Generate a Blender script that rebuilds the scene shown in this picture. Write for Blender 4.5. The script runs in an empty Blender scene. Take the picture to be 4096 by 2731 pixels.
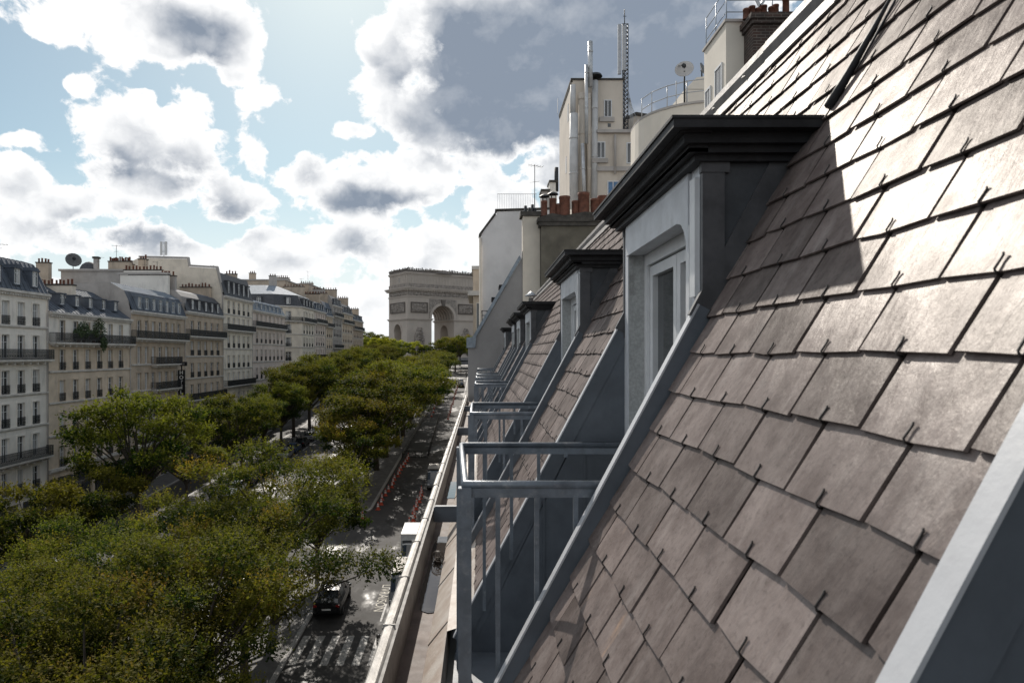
import bpy, bmesh, math, random
import numpy as np
from mathutils import Vector, Matrix, noise
from math import radians, sin, cos, tan, pi, sqrt, exp, atan2, degrees

R = random.Random(11)
sc = bpy.context.scene
COL = sc.collection

# ------------------------------------------------------------------ camera
cam_d = bpy.data.cameras.new("camera")
cam = bpy.data.objects.new("camera", cam_d)
COL.objects.link(cam)
cam.location = (0, 0, 0)
cam.rotation_euler = (radians(90), 0, 0)
cam_d.lens = 24.0
cam_d.sensor_width = 36.0
cam_d.shift_x = 0.03104
cam_d.shift_y = 0.0119
cam_d.clip_start = 0.05
cam_d.clip_end = 6000
cam_d.dof.use_dof = True
cam_d.dof.focus_distance = 14.0
cam_d.dof.aperture_fstop = 7.1
sc.camera = cam

# ------------------------------------------------------------------ view
sc.render.engine = 'CYCLES'
sc.view_settings.view_transform = 'Standard'
sc.view_settings.look = 'None'
sc.view_settings.exposure = 0.0
sc.view_settings.gamma = 1.0
sc.view_settings.use_curve_mapping = False
sc.cycles.use_denoising = True
sc.cycles.max_bounces = 6
sc.cycles.diffuse_bounces = 3
sc.cycles.glossy_bounces = 3
sc.cycles.transmission_bounces = 4
sc.cycles.transparent_max_bounces = 6
sc.cycles.caustics_reflective = False
sc.cycles.caustics_refractive = False
sc.cycles.sample_clamp_indirect = 6.0

# ------------------------------------------------------------------ sun direction
SUN_AZ = radians(-11.4)            # measured from +Y towards +X
SUN_EL = radians(36.8)
sun_d = bpy.data.lights.new("sun", 'SUN')
sun_d.energy = 4.6
sun_d.angle = radians(0.55)
sun_d.color = (1.0, 0.93, 0.84)
sun = bpy.data.objects.new("sun", sun_d)
COL.objects.link(sun)
sv = Vector((sin(SUN_AZ) * cos(SUN_EL), cos(SUN_AZ) * cos(SUN_EL), sin(SUN_EL)))
sun.rotation_euler = sv.to_track_quat('Z', 'Y').to_euler()
sun.location = (0, 0, 60)

# ------------------------------------------------------------------ node helper
class NT:
    def __init__(s, tree): s.t = tree
    def n(s, typ, **kw):
        nd = s.t.nodes.new(typ)
        for k, v in kw.items(): setattr(nd, k, v)
        return nd
    def put(s, sock, v):
        if isinstance(v, bpy.types.NodeSocket): s.t.links.new(v, sock)
        elif v is not None: sock.default_value = v
    def m(s, op, a, b=None, c=None, clamp=False):
        nd = s.n('ShaderNodeMath', operation=op, use_clamp=clamp)
        s.put(nd.inputs[0], a); s.put(nd.inputs[1], b); s.put(nd.inputs[2], c)
        return nd.outputs[0]
    def vm(s, op, a, b=None):
        nd = s.n('ShaderNodeVectorMath', operation=op)
        s.put(nd.inputs[0], a); s.put(nd.inputs[1], b)
        return nd.outputs['Value'] if op in ('DOT_PRODUCT', 'LENGTH') else nd.outputs[0]
    def noise(s, vec, scale, detail=4, rough=0.55, dist=0.0, lac=2.0):
        nd = s.n('ShaderNodeTexNoise')
        s.put(nd.inputs['Vector'], vec)
        nd.inputs['Scale'].default_value = scale; nd.inputs['Detail'].default_value = detail
        nd.inputs['Roughness'].default_value = rough; nd.inputs['Distortion'].default_value = dist
        nd.inputs['Lacunarity'].default_value = lac
        return nd.outputs[0]
    def ss(s, v, a, b, lo=0.0, hi=1.0):
        nd = s.n('ShaderNodeMapRange', interpolation_type='SMOOTHSTEP')
        s.put(nd.inputs['Value'], v)
        nd.inputs['From Min'].default_value = a; nd.inputs['From Max'].default_value = b
        nd.inputs['To Min'].default_value = lo; nd.inputs['To Max'].default_value = hi
        return nd.outputs[0]
    def mix(s, f, a, b, blend='MIX'):
        nd = s.n('ShaderNodeMix', data_type='RGBA', blend_type=blend)
        s.put(nd.inputs[0], f)
        s.put(nd.inputs[6], a if isinstance(a, bpy.types.NodeSocket) else (*a[:3], 1))
        s.put(nd.inputs[7], b if isinstance(b, bpy.types.NodeSocket) else (*b[:3], 1))
        return nd.outputs[2]

# ------------------------------------------------------------------ world: sky with cumulus
world = bpy.data.worlds.new("World")
sc.world = world
world.use_nodes = True
wt = world.node_tree
wt.nodes.clear()
W = NT(wt)
sky = W.n('ShaderNodeTexSky', sky_type='NISHITA')
sky.sun_disc = False
sky.sun_elevation = SUN_EL
sky.sun_rotation = SUN_AZ
sky.altitude = 50
sky.air_density = 1.0
sky.dust_density = 0.6
sky.ozone_density = 2.0

# cumulus masses: azimuth, elevation, half-widths (degrees), amount
CLOUDS = [
 (-26.2, 23.4, 7.35, 2.48, 1.15), (-20.4, 23.3, 3.53, 2.74, 1.05), (-32.3, 21.7, 1.83, 1.2, 0.9), (-19.8, 21.1, 2.91, 0.78, 0.85), (-30.2, 18.7, 1.15, 0.85, 0.95),
 (-18.1, 19.7, 1.65, 1.11, 0.95), (-24.1, 15.7, 7.61, 2.78, 1.15), (-22.6, 18.8, 2.34, 1.88, 1.05), (-25.7, 18.6, 1.19, 0.89, 0.9), (-18.0, 16.3, 1.98, 2.72, 1.05),
 (-33.6, 14.5, 3.04, 0.86, 0.85), (-25.7, 12.7, 7.13, 2.19, 1.1), (-19.8, 12.6, 3.88, 2.95, 1.1), (-34.1, 12.0, 2.25, 1.88, 1.0), (-30.2, 10.4, 6.0, 2.14, 1.1),
 (-33.6, 8.2, 3.8, 2.38, 1.1), (-27.1, 7.8, 8.68, 2.23, 1.15), (-13.7, 14.3, 3.1, 2.67, 1.15), (-9.9, 12.8, 6.74, 2.57, 1.15), (-3.4, 14.7, 6.55, 2.39, 1.1),
 (-10.9, 9.0, 4.93, 2.28, 1.1), (-15.8, 7.4, 6.77, 2.77, 1.1), (-5.2, 8.7, 7.97, 3.55, 1.15), (1.7, 12.3, 5.48, 3.84, 1.1), (-27.1, 4.0, 20.26, 2.27, 0.95),
 (-7.4, 4.1, 17.97, 2.7, 1.0), (-10.4, 17.7, 1.84, 0.78, 0.95), (-7.2, 23.0, 2.88, 4.91, 1.2), (-3.8, 19.4, 5.46, 3.25, 1.2), (3.2, 22.9, 9.84, 6.82, 2.1),
 (0.6, 16.6, 4.38, 1.68, 1.15), (12.5, 23.3, 10.1, 7.82, 2.05), (6.4, 14.6, 6.13, 3.4, 1.15), (18.2, 25.9, 2.31, 0.84, 0.9), (-3.8, 29.3, 10.19, 2.5, 1.1),
]
DARK = [
 (-22.9, 23.3, 4.43, 2.0, 1.07), (-26.2, 23.6, 3.06, 1.3, 0.51), (-22.0, 18.7, 1.64, 1.47, 0.67), (-27.7, 13.6, 4.09, 1.49, 1.12), (-23.2, 13.7, 5.21, 1.97, 1.12),
 (-18.8, 14.5, 2.56, 1.58, 1.01), (-27.1, 8.8, 7.53, 2.05, 1.29), (-19.8, 10.6, 5.04, 2.34, 1.17), (-30.2, 10.9, 2.13, 0.99, 0.56), (-14.2, 14.5, 2.46, 2.69, 0.89),
 (-10.6, 12.4, 6.89, 1.2, 1.24), (-10.1, 8.6, 3.68, 1.9, 0.84), (-14.8, 7.4, 2.67, 1.88, 0.56), (-1.9, 13.5, 2.13, 1.03, 0.56), (-4.1, 8.4, 3.78, 1.93, 0.39),
 (2.4, 21.6, 8.75, 5.84, 2.5), (12.1, 23.0, 11.53, 8.17, 2.4), (-4.8, 19.0, 4.49, 3.08, 1.17), (1.0, 16.5, 4.75, 1.36, 1.17), (7.2, 15.0, 6.08, 4.12, 0.84),
 (-7.7, 26.0, 2.33, 1.03, 0.56), (-33.6, 12.0, 1.16, 1.57, 0.51), (-32.6, 5.3, 6.75, 1.24, 0.39), (-17.1, 5.3, 6.51, 1.22, 0.33),
]
def gauss_group(name, blobs):
    g = bpy.data.node_groups.new(name, 'ShaderNodeTree')
    g.interface.new_socket('Az', in_out='INPUT', socket_type='NodeSocketFloat')
    g.interface.new_socket('El', in_out='INPUT', socket_type='NodeSocketFloat')
    g.interface.new_socket('Value', in_out='OUTPUT', socket_type='NodeSocketFloat')
    G = NT(g)
    gi = G.n('NodeGroupInput'); go = G.n('NodeGroupOutput')
    tot = None
    for az, el, rx, ry, a in blobs:
        dx = G.m('MULTIPLY_ADD', gi.outputs[0], 1.0 / rx, -az / rx)
        dy = G.m('MULTIPLY_ADD', gi.outputs[1], 1.0 / ry, -el / ry)
        e = G.m('MULTIPLY_ADD', dx, dx, G.m('MULTIPLY', dy, dy))
        v = G.m('POWER', 2.718, G.m('MULTIPLY', e, -1.0))
        v = G.m('MULTIPLY', v, a)
        tot = v if tot is None else G.m('SMOOTH_MAX', tot, v, .25)
    g.links.new(tot, go.inputs[0])
    return g
g_cloud = gauss_group('cumulus_masses', CLOUDS)
g_dark = gauss_group('cumulus_cores', DARK)

tc = W.n('ShaderNodeTexCoord')
dirv = W.vm('NORMALIZE', tc.outputs['Generated'])
def scaled(v, k):
    nd = W.n('ShaderNodeVectorMath', operation='SCALE'); W.put(nd.inputs[0], v); nd.inputs['Scale'].default_value = k
    return nd.outputs[0]
def warped(v, scale, amt, detail):
    wn = W.n('ShaderNodeTexNoise'); wn.inputs['Scale'].default_value = scale; wn.inputs['Detail'].default_value = detail; wn.inputs['Roughness'].default_value = .55
    W.put(wn.inputs['Vector'], v)
    return W.vm('ADD', v, scaled(W.vm('SUBTRACT', wn.outputs['Color'], (.5, .5, .5)), amt))
def az_el(v):
    sx = W.n('ShaderNodeSeparateXYZ'); W.put(sx.inputs[0], v)
    az = W.m('MULTIPLY', W.m('ARCTAN2', sx.outputs[0], sx.outputs[1]), 57.2958)
    el = W.m('MULTIPLY', W.m('ARCSINE', sx.outputs[2]), 57.2958)
    return az, el
def grp(g, a, e):
    nd = W.n('ShaderNodeGroup'); nd.node_tree = g
    W.put(nd.inputs[0], a); W.put(nd.inputs[1], e)
    return nd.outputs[0]
def puffs(v, scale, detail):
    n_ = W.noise(v, scale, detail, .5)
    return W.m('SUBTRACT', 1.0, W.m('MULTIPLY', W.m('ABSOLUTE', W.m('MULTIPLY_ADD', n_, 2, -1)), 3.0))
wdir = W.vm('NORMALIZE', warped(dirv, 8, .06, 3))
az, el = az_el(wdir)
az0, el0 = az_el(dirv)
mass = grp(g_cloud, az, el)
az2, el2 = az_el(W.vm('NORMALIZE', warped(dirv, 18, .045, 4)))
core = grp(g_dark, az2, el2)
# the same kind of broken cumulus all round the rest of the sky
gen = W.noise(W.vm('MULTIPLY', dirv, (1, 1, 1.8)), 2.6, 4, .5)
off_az = W.m('ABSOLUTE', W.m('SUBTRACT', az0, 1.0))
off = W.m('MAXIMUM', W.ss(off_az, 34, 48), W.ss(el0, 30, 40))
mass = W.m('ADD', mass, W.m('MULTIPLY', W.ss(gen, .44, .63, 0, 1.2), off))
core = W.m('ADD', core, W.m('MULTIPLY', W.ss(gen, .54, .72, 0, .8), off))
# cauliflower relief, lit from the sun's side
pdir = W.vm('MULTIPLY', warped(dirv, 26, .022, 3), (1, 1, 1.25))
pf = W.noise(pdir, 10, 9, .60)
pf_up = W.noise(W.vm('ADD', pdir, (-.004, 0, .030)), 10, 5, .55)
dens = W.m('ADD', mass, W.m('MULTIPLY_ADD', pf, 2.7, -1.42))
mask = W.ss(dens, .40, .58)
body = W.ss(dens, .50, 1.0)
soft = W.noise(dirv, 9, 3, .5)
shade = W.m('ADD', core, W.m('MULTIPLY_ADD', soft, .9, -.48))
shade = W.m('ADD', shade, W.m('MULTIPLY_ADD', pf, 1.1, -.56))
shade = W.m('MULTIPLY', W.ss(shade, .0, 1.35), body)
form = W.m('MULTIPLY', W.m('SUBTRACT', pf_up, pf), W.m('MULTIPLY', body, W.ss(core, .7, 1.6, 2.3, .9)))
hz = W.ss(el0, 0.5, 12, 1.0, 0.0)
white = W.mix(hz, (1.08, 1.08, 1.08), (1.0, 1.01, 1.02))
grey = W.mix(hz, (.26, .31, .39), (.40, .45, .52))
ccol = W.mix(W.m('ADD', shade, form, clamp=True), white, grey)
nis = W.n('ShaderNodeVectorMath', operation='SCALE'); wt.links.new(sky.outputs[0], nis.inputs[0]); nis.inputs['Scale'].default_value = 0.088
blue = W.mix(.16, W.mix(1.0, nis.outputs[0], (1.0, 1.10, .98), 'MULTIPLY'), (.62, .68, .72))
haze_w = W.mix(W.ss(el0, 1, 15, .92, 0), blue, (.86, .91, .95))
below = W.ss(el0, -6, -1, 0, 1)
skyc = W.mix(W.m('MULTIPLY', mask, .98), haze_w, ccol)
skyc = W.mix(below, (.14, .14, .14), skyc)
bg = W.n('ShaderNodeBackground'); W.put(bg.inputs['Color'], skyc); bg.inputs['Strength'].default_value = 1.0
wo = W.n('ShaderNodeOutputWorld'); wt.links.new(bg.outputs[0], wo.inputs[0])
world.cycles.sampling_method = 'MANUAL'
world.cycles.sample_map_resolution = 512

# ================================================================== helpers
def tag(o, label=None, cat=None, group=None, kind=None):
    if label: o['label'] = label
    if cat: o['category'] = cat
    if group: o['group'] = group
    if kind: o['kind'] = kind
    return o
def thing(name, loc, label, cat, group=None):
    e = bpy.data.objects.new(name, None)
    e.empty_display_size = .3
    COL.objects.link(e)
    e.location = loc
    return tag(e, label, cat, group)
WLOC = {}
def world_of(o):
    v = Vector((0, 0, 0))
    while o is not None:
        v = v + Vector(o.get('_w', (0, 0, 0))) if False else v + o.location
        o = o.parent
    return v
def adopt(o, parent, world=True):
    """parent o; with world=True its own numbers stay world numbers (parents are never rotated then)"""
    if parent is None: return o
    if world:
        o.location = Vector(o.location) - world_of(parent)
    o.parent = parent
    return o
class MB:
    def __init__(s): s.v = []; s.f = []; s.mi = []; s.sm = []
    def add(s, vs, fs, mi=0, smooth=False):
        b = len(s.v); s.v += [tuple(p) for p in vs]
        for f in fs: s.f.append(tuple(b + i for i in f)); s.mi.append(mi); s.sm.append(smooth)
        return s
    def quad(s, a, b, c, d, mi=0): return s.add([a, b, c, d], [(0, 1, 2, 3)], mi)
    def box(s, x0, x1, y0, y1, z0, z1, mi=0):
        v = [(x, y, z) for z in (z0, z1) for y in (y0, y1) for x in (x0, x1)]
        return s.add(v, [(0, 2, 3, 1), (4, 5, 7, 6), (0, 1, 5, 4), (2, 6, 7, 3), (0, 4, 6, 2), (1, 3, 7, 5)], mi)
    def obox(s, o, ex, ey, ez, a, b, c, mi=0):
        """oriented box: o + ex*[a0,a1] + ey*[b0,b1] + ez*[c0,c1]"""
        o, ex, ey, ez = Vector(o), Vector(ex), Vector(ey), Vector(ez)
        v = [o + ex * x + ey * y + ez * z for z in c for y in b for x in a]
        return s.add(v, [(0, 2, 3, 1), (4, 5, 7, 6), (0, 1, 5, 4), (2, 6, 7, 3), (0, 4, 6, 2), (1, 3, 7, 5)], mi)
    def prism(s, poly, d, mi=0, mi_cap=None):
        """poly: list of 3D points (planar), extruded by vector d"""
        n = len(poly); d = Vector(d)
        v = [Vector(p) for p in poly] + [Vector(p) + d for p in poly]
        s.add(v, [(i, (i + 1) % n, n + (i + 1) % n, n + i) for i in range(n)], mi)
        mc = mi if mi_cap is None else mi_cap
        s.add(v, [tuple(reversed(range(n))), tuple(range(n, 2 * n))], mc)
        return s
    def tube(s, pts, rad, n=8, mi=0, cap=True, smooth=True):
        pts = [Vector(p) for p in pts]
        rs = rad if isinstance(rad, (list, tuple)) else [rad] * len(pts)
        b = len(s.v); up = None
        for i, p in enumerate(pts):
            t = (pts[min(i + 1, len(pts) - 1)] - pts[max(i - 1, 0)])
            t = t.normalized() if t.length > 1e-9 else Vector((0, 0, 1))
            if up is None:
                up = Vector((0, 0, 1)) if abs(t.z) < .9 else Vector((1, 0, 0))
            a = (up - t * up.dot(t))
            a = a.normalized() if a.length > 1e-6 else t.orthogonal().normalized()
            up = a
            c = t.cross(a)
            for k in range(n):
                w = 2 * pi * k / n
                s.v.append(tuple(p + (a * cos(w) + c * sin(w)) * rs[i]))
        for i in range(len(pts) - 1):
            for k in range(n):
                s.f.append((b + i * n + k, b + i * n + (k + 1) % n, b + (i + 1) * n + (k + 1) % n, b + (i + 1) * n + k)); s.mi.append(mi); s.sm.append(smooth)
        if cap:
            s.f.append(tuple(b + k for k in reversed(range(n)))); s.mi.append(mi); s.sm.append(False)
            e = b + (len(pts) - 1) * n
            s.f.append(tuple(e + k for k in range(n))); s.mi.append(mi); s.sm.append(False)
        return s
    def lathe(s, prof, c=(0, 0, 0), n=12, mi=0, smooth=True):
        b = len(s.v)
        for r, z in prof:
            for k in range(n):
                w = 2 * pi * k / n
                s.v.append((c[0] + r * cos(w), c[1] + r * sin(w), c[2] + z))
        for i in range(len(prof) - 1):
            for k in range(n):
                s.f.append((b + i * n + k, b + i * n + (k + 1) % n, b + (i + 1) * n + (k + 1) % n, b + (i + 1) * n + k)); s.mi.append(mi); s.sm.append(smooth)
        return s
    def mesh(s, name, mats):
        me = bpy.data.meshes.new(name)
        me.from_pydata(s.v, [], s.f)
        for m in (mats if isinstance(mats, (list, tuple)) else [mats]): me.materials.append(m)
        if any(s.mi): me.polygons.foreach_set('material_index', s.mi)
        if any(s.sm): me.polygons.foreach_set('use_smooth', s.sm)
        me.update()
        return me
    def build(s, name, mats, parent=None, world=True):
        o = bpy.data.objects.new(name, s.mesh(name, mats))
        COL.objects.link(o)
        if parent is not None:
            adopt(o, parent, world)
        return o
def inst(name, me, loc, parent=None, rotz=0.0, scale=None):
    o = bpy.data.objects.new(name, me)
    COL.objects.link(o)
    o.location = loc
    if rotz: o.rotation_euler = (0, 0, rotz)
    if scale: o.scale = scale
    if parent is not None: adopt(o, parent, True)
    return o
def copy_tree(o, parent=None):
    c = o.copy(); COL.objects.link(c); c.parent = parent
    for ch in list(o.children): copy_tree(ch, c)
    return c

# ================================================================== materials
MATS = {}
def mat(name, col, rough=.7, var=.25, scale=3.0, bump=0.0, bscale=20.0, metal=0.0, spec=.5, col2=None, streak=None, rndvar=0.0, stain=None):
    if name in MATS: return MATS[name]
    m = bpy.data.materials.new(name); m.use_nodes = True
    t = m.node_tree; N = NT(t)
    p = t.nodes['Principled BSDF']
    g = N.n('ShaderNodeNewGeometry')
    pos = g.outputs['Position']
    v = N.vm('MULTIPLY', pos, streak) if streak else pos
    f = N.noise(v, scale, 6, .6)
    c2 = col2 if col2 else tuple(x * (1 - var) for x in col)
    c1 = tuple(min(1, x * (1 + var * .45)) for x in col) if not col2 else col
    c = N.mix(N.ss(f, .32, .68), c2, c1)
    if stain:
        f2 = N.noise(N.vm('MULTIPLY', pos, stain[2] if len(stain) > 2 else (1, 1, .25)), stain[1], 5, .65)
        c = N.mix(N.ss(f2, .52, .78, 0, .75), c, stain[0])
    if rndvar:
        oi = N.n('ShaderNodeObjectInfo')
        at = N.n('ShaderNodeAttribute', attribute_name='rnd')
        r = N.m('FRACT', N.m('ADD', oi.outputs['Random'], at.outputs['Fac']))
        hs = N.n('ShaderNodeHueSaturation')
        N.put(hs.inputs['Color'], c); N.put(hs.inputs['Value'], N.m('MULTIPLY_ADD', r, 2 * rndvar, 1 - rndvar))
        c = hs.outputs[0]
    N.put(p.inputs['Base Color'], c)
    rr = N.m('MULTIPLY_ADD', N.noise(pos, scale * 2.3, 3), .24, rough - .12, clamp=True)
    N.put(p.inputs['Roughness'], rr)
    p.inputs['Metallic'].default_value = metal
    p.inputs['Specular IOR Level'].default_value = spec
    if bump:
        b = N.n('ShaderNodeBump'); b.inputs['Strength'].default_value = bump; b.inputs['Distance'].default_value = .02
        N.put(b.inputs['Height'], N.noise(v, bscale, 5, .6)); N.put(p.inputs['Normal'], b.outputs[0])
    MATS[name] = m
    return m

ALPHA = radians(62.0)
CA, SA = cos(ALPHA), sin(ALPHA)
X0 = 0.87                                    # roof plane crosses the camera's height here
ES = Vector((CA, 0, SA)); EN = Vector((-SA, 0, CA)); EY = Vector((0, 1, 0))
def rp(s, y, n=0.0):
    return Vector((X0, y, 0)) + ES * s + EN * n
def zs(z): return z / SA
def px_at(z): return X0 + z * CA / SA

def slate_material():
    m = bpy.data.materials.new('weathered_slate'); m.use_nodes = True
    t = m.node_tree; N = NT(t); p = t.nodes['Principled BSDF']
    g = N.n('ShaderNodeNewGeometry'); pos = g.outputs['Position']
    s_ = N.vm('DOT_PRODUCT', pos, tuple(ES)); sx = N.n('ShaderNodeSeparateXYZ'); N.put(sx.inputs[0], pos)
    oi = N.n('ShaderNodeObjectInfo'); at = N.n('ShaderNodeAttribute', attribute_name='rnd')
    r = N.m('FRACT', N.m('ADD', oi.outputs['Random'], at.outputs['Fac']))
    cb = N.n('ShaderNodeCombineXYZ'); N.put(cb.inputs[0], N.m('MULTIPLY', sx.outputs[1], 1.0)); N.put(cb.inputs[1], N.m('MULTIPLY', s_, .22)); N.put(cb.inputs[2], N.m('MULTIPLY', r, 3.0))
    st = N.noise(cb.outputs[0], 13, 6, .68)
    pr = N.vm('ADD', pos, N.vm('MULTIPLY', (1.0, 1.0, 1.0), oi.outputs['Location']))
    mo = N.noise(pr, 7, 8, .70)
    fi = N.noise(pr, 60, 5, .65)
    c = N.mix(N.ss(mo, .30, .70), (.092, .069, .062), (.168, .132, .119))
    c = N.mix(N.ss(st, .50, .78, 0, .75), c, (.215, .182, .168))
    c = N.mix(N.ss(fi, .50, .72, 0, .55), c, (.058, .043, .038))
    blot = N.ss(N.noise(pr, 3.2, 6, .7), .56, .70, 0, .6)
    c = N.mix(blot, c, (.075, .062, .058))
    rust = N.m('MULTIPLY', N.ss(N.noise(cb.outputs[0], 5.5, 4, .6), .66, .76, 0, .5), N.ss(st, .45, .62))
    c = N.mix(rust, c, (.34, .19, .09))
    hs = N.n('ShaderNodeHueSaturation'); N.put(hs.inputs['Color'], c); N.put(hs.inputs['Value'], N.m('MULTIPLY_ADD', r, .62, .78)); hs.inputs['Saturation'].default_value = .82
    N.put(p.inputs['Base Color'], hs.outputs[0])
    p.inputs['Roughness'].default_value = .8
    p.inputs['Specular IOR Level'].default_value = .04
    b = N.n('ShaderNodeBump'); b.inputs['Strength'].default_value = .7; b.inputs['Distance'].default_value = .004
    N.put(b.inputs['Height'], N.m('ADD', N.noise(cb.outputs[0], 40, 5, .65), N.m('MULTIPLY', mo, .7))); N.put(p.inputs['Normal'], b.outputs[0])
    gl = N.n('ShaderNodeBsdfGlossy', distribution='BECKMANN'); gl.inputs['Color'].default_value = (1, .97, .94, 1)
    N.put(gl.inputs['Roughness'], N.m('MULTIPLY_ADD', st, .12, .345)); N.put(gl.inputs['Normal'], b.outputs[0])
    mx = N.n('ShaderNodeMixShader'); N.put(mx.inputs[0], N.m('MULTIPLY', N.m('MULTIPLY_ADD', mo, .066, .003), N.m('MULTIPLY_ADD', r, .5, .75)))
    t.links.new(p.outputs[0], mx.inputs[1]); t.links.new(gl.outputs[0], mx.inputs[2])
    t.links.new(mx.outputs[0], t.nodes['Material Output'].inputs[0])
    return m
M_SLATE = slate_material()
M_HOOK = mat('tarnished_hook_wire', (.035, .03, .028), .6, .3)
M_BOARD = mat('roof_boarding_dark', (.03, .026, .023), .9, .3)
M_ZINC = mat('weathered_zinc', (.42, .43, .44), .42, .25, 6, .12, 30, metal=.55, stain=((.20, .19, .18), 3.0, (1, 1, 1)))
M_ZINC_RIM = mat('pale_zinc_rim', (.36, .34, .315), .55, .22, 7, .2, 40, metal=.25, stain=((.30, .27, .23), 5.0, (1, 1, 1)))
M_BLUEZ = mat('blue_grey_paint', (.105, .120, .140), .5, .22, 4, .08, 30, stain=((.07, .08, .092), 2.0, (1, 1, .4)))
M_CAP_LIT = mat('sunlit_cap_zinc', (.46, .47, .49), .45, .12, 3, .06, 30, stain=((.30, .30, .31), 3.0, (1, 1, 1)))  # pale cap tops: the sun falling on them is put into the colour
M_RIDGE = mat('dull_ridge_zinc', (.20, .185, .175), .6, .3, 5, .15, 25, stain=((.11, .10, .092), 4.0, (1, 1, 1)), spec=.35)
M_LEAD = mat('black_lead_cornice', (.022, .022, .024), .6, .4, 5, .15, 25, stain=((.05, .047, .045), 4.0, (1, 1, 1)), spec=.3)
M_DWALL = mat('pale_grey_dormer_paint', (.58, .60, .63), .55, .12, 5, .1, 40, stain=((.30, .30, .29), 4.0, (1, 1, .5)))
M_DSTONE = mat('speckled_grey_render', (.42, .43, .425), .8, .2, 60, .2, 120, stain=((.20, .20, .19), 9.0, (1, 1, .6)))
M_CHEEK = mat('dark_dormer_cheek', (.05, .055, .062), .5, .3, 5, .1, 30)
M_FRAME = mat('white_window_paint', (.66, .67, .68), .45, .08, 8)
M_RAIL = mat('grey_blue_rail_paint', (.155, .18, .21), .38, .25, 9, .12, 60, metal=.2, stain=((.30, .31, .32), 14.0, (1, 1, 1)))
M_APRON = mat('rusty_beige_apron', (.50, .455, .41), .6, .3, 5, .2, 25, col2=(.37, .30, .25), stain=((.50, .47, .44), 4.0, (1, 1, 1)))
M_GFLOOR = mat('wet_gutter_lining', (.10, .066, .052), .62, .35, 4, .1, 30, stain=((.15, .115, .095), 5.0, (1, 1, 1)), spec=.3)
M_GWALL = mat('stained_gutter_side', (.085, .075, .068), .6, .4, 6, .15, 30)
M_RENDERW = mat('grey_party_render', (.34, .325, .315), .9, .14, .8, .1, 14, stain=((.25, .235, .22), .9, (1, 1, .35)))
M_GLASSD = None
def glass_mat(name, col, rough=.06, spec=.9):
    m = bpy.data.materials.new(name); m.use_nodes = True
    t = m.node_tree; N = NT(t); p = t.nodes['Principled BSDF']
    g = N.n('ShaderNodeNewGeometry')
    oi = N.n('ShaderNodeObjectInfo')
    f = N.noise(N.vm('MULTIPLY', g.outputs['Position'], (1.2, 1.2, .5)), 1.6, 2)
    c = N.mix(N.ss(f, .3, .7), tuple(x * .5 for x in col), tuple(x * 1.5 for x in col))
    N.put(p.inputs['Base Color'], c)
    p.inputs['Roughness'].default_value = rough
    p.inputs['Specular IOR Level'].default_value = spec
    return m
M_GLASS = glass_mat('dark_window_glass', (.035, .040, .045))
M_CURT = mat('pale_curtain', (.55, .55, .54), .8, .25, 3, streak=(6, 6, .3))
M_IRON = mat('black_iron', (.018, .020, .022), .5, .3)

# ================================================================== ground
SLOPE = .053
def zg(y):
    if y < -60: return -21.8 - .053 * 60
    return -21.8 + SLOPE * y if y < 368 else -21.8 + SLOPE * 368
def wet_asphalt():
    m = bpy.data.materials.new('wet_asphalt'); m.use_nodes = True
    t = m.node_tree; N = NT(t); p = t.nodes['Principled BSDF']
    g = N.n('ShaderNodeNewGeometry'); pos = g.outputs['Position']
    big = N.noise(N.vm('MULTIPLY', pos, (1, .45, 1)), .22, 5, .6)
    mid = N.noise(pos, 1.4, 5, .65)
    fi = N.noise(pos, 40, 3, .6)
    c = N.mix(N.ss(mid, .3, .7), (.020, .019, .0185), (.036, .033, .031))
    c = N.mix(N.ss(fi, .5, .8, 0, .5), c, (.05, .047, .045))
    wet = N.ss(big, .53, .66)
    c = N.mix(N.m('MULTIPLY', wet, .6), c, (.015, .0145, .015))
    N.put(p.inputs['Base Color'], c)
    N.put(p.inputs['Roughness'], N.m('ADD', N.m('MULTIPLY_ADD', wet, -.42, .80), N.m('MULTIPLY_ADD', mid, .2, -.1)))
    p.inputs['Specular IOR Level'].default_value = .42
    b = N.n('ShaderNodeBump'); b.inputs['Strength'].default_value = .28; b.inputs['Distance'].default_value = .02
    N.put(b.inputs['Height'], N.m('ADD', N.noise(pos, 2.2, 5, .6), N.m('MULTIPLY', fi, .25))); N.put(p.inputs['Normal'], b.outputs[0])
    return m
M_ASPH = wet_asphalt()
M_PAVE = mat('grey_pavement', (.10, .096, .092), .75, .3, 1.2, .2, 30, stain=((.06, .056, .053), .5, (1, 1, 1)))
M_KERB = mat('granite_kerb', (.30, .29, .28), .7, .3, 6, .2, 40)
M_PAINT = mat('worn_road_paint', (.27, .262, .25), .6, .45, 5)
M_PAINTY = mat('worn_yellow_road_paint', (.27, .24, .17), .6, .45, 6)
M_GROUND = mat('city_ground', (.10, .098, .095), .85, .3, .3)

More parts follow.
